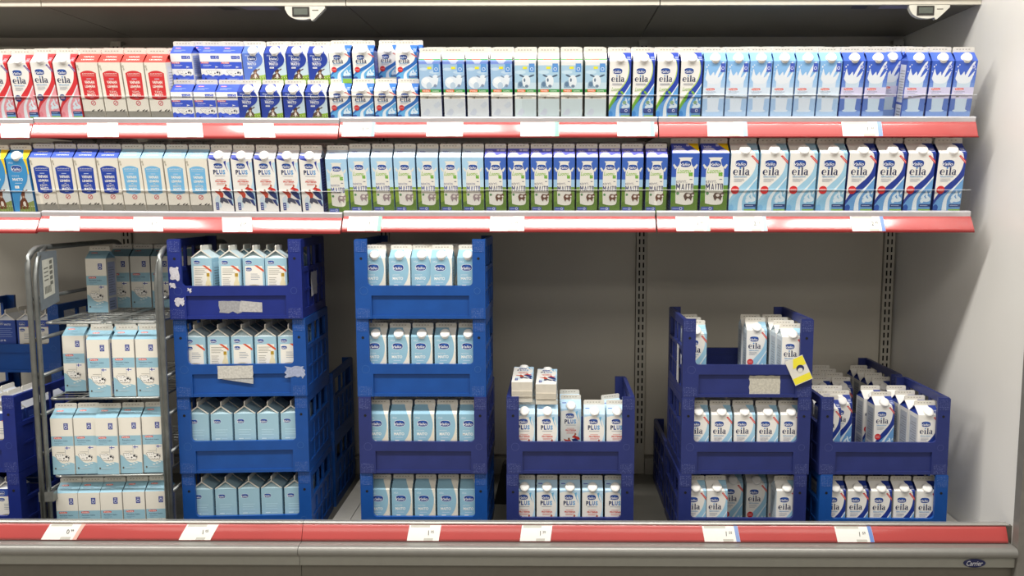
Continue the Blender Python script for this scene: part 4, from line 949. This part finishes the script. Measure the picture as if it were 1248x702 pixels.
# three crates with the yellow tag
P4 = 'stack with yellow tag'
c4 = [(0.392, 2.42), (0.397, 2.42), (0.3975, 2.42)]
for l in range(3):
    nm = ['bottom', 'middle', 'top'][l]
    r, M = crate(c4[l][0], c4[l][1], l, 'navy', f'{nm} navy crate of the three-crate stack with yellow tag', 'blue milk crates')
    place = f'{nm} crate, {P4}'
    if l == 0: fill(M, place, [(0, 0, 'eila_light'), (1, 0, 'eila_light', -0.004, 0, 0), (2, 1, 'eila_light', -0.010, 0, 0), (3, 1, 'eila_light', -0.006, 0, 0), (4, 0, 'eila_light'), (0, 1, 'eila_light'), (4, 1, 'eila_light', -0.006, 0, 0)])
    if l == 1: fill(M, place, full('eila_light', (0, 1)))
    if l == 2:
        fill(M, place, [(0, q, 'eila_light') for q in (1, 2, 3)] + [(3, q, 'eila_light', -0.004, 0, -2) for q in (2, 3)] + [(4, q, 'eila_light', -0.002, 0, -1) for q in range(4)])
        sticker(r, torn(0.208, 0.004, 0.303, 0.068, 7, 0.004, 41), 0.0056, 'c2beb0')
        sticker(r, torn(0.075, 0.03, 0.115, 0.15, 5, 0.006, 43), 0, 'c9c8c6', 'side_label', x_plane=-0.001)
        sticker(r, torn(0.02, 0.10, 0.04, 0.13, 5, 0.004, 44), 0, 'b9bccb', 'label_scrap', x_plane=-0.001)
        # yellow and white tag hung on the right post
        t = empty('hang_tag', M @ Matrix.Translation((0.358, -0.004, 0.085)) @ Matrix.Rotation(RD(-24), 4, 'Y') @ Matrix.Rotation(RD(-6), 4, 'X'))
        hw = 0.029; g = MB(); cw_ = mat('hang_card', 'd2cfc4', rough=0.5); g.box(-hw, hw, -0.0006, 0.0, -0.038, 0.042, cw_); g.build('card', t)
        ye = ink('e2d63a')
        g = MB(); g.face([(-hw + .001, -0.0009, -0.036), (hw - .001, -0.0009, -0.036), (hw - .001, -0.0009, -0.016), (-hw + .001, -0.0009, -0.016)], ye)
        g.face([(-hw + .014, -0.0009, 0.012), (hw - .001, -0.0009, 0.012), (hw - .001, -0.0009, 0.040), (-hw + .026, -0.0009, 0.040)], ye); g.build('yellow_panel', t)
        g = MB(); nv = ink('252b58'); g.face([(0.006 + 0.012 * cos(2 * pi * k / 18), -0.0012, 0.006 + 0.011 * sin(2 * pi * k / 18)) for k in range(18)], nv); g.face([(0.004 + 0.008 * cos(2 * pi * k / 14), -0.0015, 0.001 + 0.007 * sin(2 * pi * k / 14)) for k in range(14)], ink('d2cfc4')); g.build('round_mark', t)
        tag(t, 'yellow and white paper tag hanging on the right crate post', 'tag')
r, M = crate(0.395, 2.77, 0, 'navy', 'single navy crate behind the three-crate stack with yellow tag', 'blue milk crates')
# stack at the right wall
P5 = 'stack at right wall'
r, M = crate(0.834, 2.42, 0, 'bright', 'bottom bright blue crate of the front stack at the right wall', 'blue milk crates')
fill(M, 'bottom crate, ' + P5, full('eila_blue', (0, 1)))
r, M = crate(0.829, 2.42, 1, 'navy', 'top navy crate of the front stack at the right wall', 'blue milk crates')
fill(M, 'top crate, ' + P5, [(0, q, 'eila_blue', 0.006, 0, 0) for q in (1, 2, 3)] + [(1, q, 'eila_blue', -0.004, 0, 0) for q in (2, 3)] + [(3, q, 'eila_blue', -0.018, -0.02 if q == 2 else 0, 0) for q in (2, 3)] + [(4, q, 'eila_blue', -0.002, 0, 0) for q in range(4)])
for l in range(2):
    r, M = crate(0.832, 2.772, l, 'navy', f'{["bottom", "top"][l]} navy crate of the rear stack at the right wall', 'blue milk crates')
    if l: fill(M, 'rear crate at right wall', [(s, q, 'eila_blue') for s in (0, 1, 2, 4) for q in range(4)])
# crates at the left edge
for l in range(2):
    r, M = crate(-2.090, 2.42, l, 'deep', f'{["bottom", "top"][l]} navy crate at the left edge beside the wire cart', 'blue milk crates')
    fill(M, f'{["bottom", "top"][l]} crate at left edge', [(s, q, 'back_blue' if (s + q) % 2 else 'back_blue_bowls') for s in (3, 4) for q in ((0, 1, 2, 3) if l else (0,))] + ([(2, q, 'back_blue') for q in range(4)] if l else []))
for l in range(3):
    r, M = crate(-2.158, 2.775, l, 'bright', f'{["bottom", "middle", "top"][l]} blue crate behind the wire cart at far left', 'blue milk crates')
    if l == 2: fill(M, 'top crate at far left', [(s, q, 'back_blue' if s < 3 else 'back_blue_bowls') for s in (2, 3, 4) for q in range(3)])

# ------------------------------------------------------------------ wire cart
galv = mat('galvanised_steel', '8d908e', rough=0.38, metal=0.75, var=0.16, scale=30)
wire = mat('wire_zinc', 'b4b6b2', rough=0.3, metal=0.7, var=0.06)
CX0, CX1, CY0, CY1 = -1.574, -1.190, 2.375, 2.97
CR = Matrix.Translation((CX1, CY0, 0)) @ Matrix.Rotation(RD(3.5), 4, 'Z') @ Matrix.Translation((-CX1, -CY0, 0))
cart = empty('roll_cart', CR); tag(cart, 'galvanised wire roll cart carrying four levels of cartoon-cow cartons', 'cart')
def frame(x, nm):
    b = MB()
    b.tube(rounded([(x, CY0, 0.43), (x, CY0, 1.378), (x, CY1, 1.378), (x, CY1, 0.43)], 0.07), 0.0085, galv, 10)
    o = b.build(nm, cart, True)
    b = MB(); s = 1 if x < -1.3 else -0.8
    b.tube(rounded([(x + s * 0.0160, CY0 + 0.006, 0.43), (x + s * 0.0160, CY0 + 0.006, 1.29), (x + s * 0.013, CY0 + 0.03, 1.355), (x + s * 0.004, CY0 + 0.09, 1.378)], 0.03, 3), 0.0072, galv, 8)
    b.build('inner_upright', o, True)
    for z in (1.225, 1.10, 0.985, 0.865, 0.745, 0.62, 0.50):
        b = MB(); b.tube([(x, CY0, z), (x, CY1, z)], 0.006, galv, 6); b.build('rung', o, True)
    return o
fl = frame(CX0, 'side_frame'); fr = frame(CX1, 'side_frame')
b = MB(); b.box(CX0 - 0.010, CX0 + 0.034, CY0 - 0.004, CY0 + 0.02, 0.60, 0.63, galv); b.build('clamp', fl)
def wire_shelf(x0, x1, z, nm='wire_shelf'):
    b = MB(); y0, y1 = CY0 + 0.012, CY1 - 0.02
    b.tube(rounded([(x0 + 0.02, y0, z), (x1, y0, z), (x1, y1, z), (x0, y1, z), (x0, y0, z), (x0 + 0.03, y0, z)], 0.014, 3), 0.0038, wire, 6)
    k = 1
    while y0 + k * 0.034 < y1:
        b.tube([(x0, y0 + k * 0.034, z + 0.001), (x1, y0 + k * 0.034, z + 0.001)], 0.0013, wire, 5); k += 1
    for x in [x0 + (x1 - x0) * q / 4 for q in (1, 2, 3)]:
        b.tube([(x, y0, z - 0.003), (x, y1, z - 0.003)], 0.0017, wire, 5)
    b.build(nm, cart, True)
CZ = [1.152, 0.918, 0.674, 0.436]
wire_shelf(CX0 + 0.034, -1.376, CZ[0]); wire_shelf(-1.364, CX1 - 0.022, CZ[0])
for z in CZ[1:3]: wire_shelf(CX0 + 0.034, CX1 - 0.022, z)
b = MB(); b.box(CX0, CX1, CY0, CY1, 0.424, 0.434, galv); b.build('base_plate', cart)
# label holder on the left side frame
hold = mat('holder_grey', '767e84', rough=0.45)
b = MB(); b.prism_x([(2.405, 1.188), (2.500, 1.206), (2.500, 1.366), (2.405, 1.366)], CX0 + 0.013, CX0 + 0.018, hold); ho = b.build('label_holder', cart)
b = MB(); X = CX0 + 0.0185; pp = mat('holder_paper', 'cfcfc2', rough=0.55)
b.face([(X, 2.417, 1.222), (X, 2.478, 1.234), (X, 2.478, 1.346), (X, 2.417, 1.340)], pp); b.build('paper_label', ho)
b = MB(); gm = mat('label_print', '77786f')
for q in range(4): b.face([(X + .0003, 2.424, 1.275 + q * .012), (X + .0003, 2.447, 1.279 + q * .012), (X + .0003, 2.447, 1.283 + q * .012), (X + .0003, 2.424, 1.279 + q * .012)], gm)
for q in range(5): b.face([(X + .0003, 2.455, 1.262 + q * .016), (X + .0003, 2.470, 1.265 + q * .016), (X + .0003, 2.470, 1.276 + q * .016), (X + .0003, 2.455, 1.273 + q * .016)], gm)
for q in range(6): b.face([(X + .0003, 2.424 + q * .006, 1.236 + q * .001), (X + .0003, 2.428 + q * .006, 1.236 + q * .001), (X + .0003, 2.428 + q * .006, 1.258 + q * .001), (X + .0003, 2.424 + q * .006, 1.258 + q * .001)], gm)
lp = b.build('label_print', ho); lp['kind'] = 'stuff'
def cart_carton(level, items, word):
    for k, (x, y, yaw) in enumerate(items):
        m = CR @ Matrix.Translation((x, y + 0.035, CZ[level] + 0.0035)) @ Matrix.Rotation(RD(yaw), 4, 'Z')
        n = len(items)
        carton('cow_light', m, (f'{ORD[k]} cartoon-cow carton from left, {word}' if n > 1 else f'only cartoon-cow carton, {word}'), 'cartoon-cow cartons on the wire cart', jig=False)
cart_carton(0, [(-1.490, 2.60, 0)], 'standing alone at front of top cart level')
cart_carton(0, [(-1.475, 2.725, 0), (-1.405, 2.725, 0), (-1.335, 2.725, 0), (-1.265, 2.725, 0)], 'second row of top cart level')
cart_carton(0, [(-1.47, 2.80, 0), (-1.39, 2.80, 0), (-1.31, 2.80, 0), (-1.236, 2.80, 0)], 'back row of top cart level')
cart_carton(1, [(-1.392, 2.388, 0), (-1.319, 2.392, 0), (-1.248, 2.390, 0)], 'front row of second cart level')
cart_carton(1, [(-1.508, 2.47, 0), (-1.436, 2.475, 0), (-1.362, 2.475, 0), (-1.29, 2.475, 0)], 'second row of second cart level')
cart_carton(2, [(-1.516, 2.392, 0), (-1.448, 2.394, 0), (-1.380, 2.388, -1), (-1.312, 2.392, 0), (-1.244, 2.396, 1)], 'front row of third cart level')
cart_carton(3, [(-1.514, 2.392, 0), (-1.447, 2.392, 0), (-1.380, 2.392, 0), (-1.312, 2.394, 0), (-1.244, 2.396, 1)], 'front row of bottom cart level')
# dark plastic slab behind the gap between two stacks
b = MB(); b.prism_y([(-0.035, 0), (0.012, 0), (0.030, 0.13), (0.024, 0.15), (0.004, 0.152), (-0.004, 0.14)], 0, 0.05, mat('black_plastic', '1b1a18', rough=0.45))
o = b.build('plastic_wedge'); o.location = (-0.185, 2.80, DECK); tag(o, 'black plastic wedge standing in the gap left of the centre stack', 'plastic wedge')
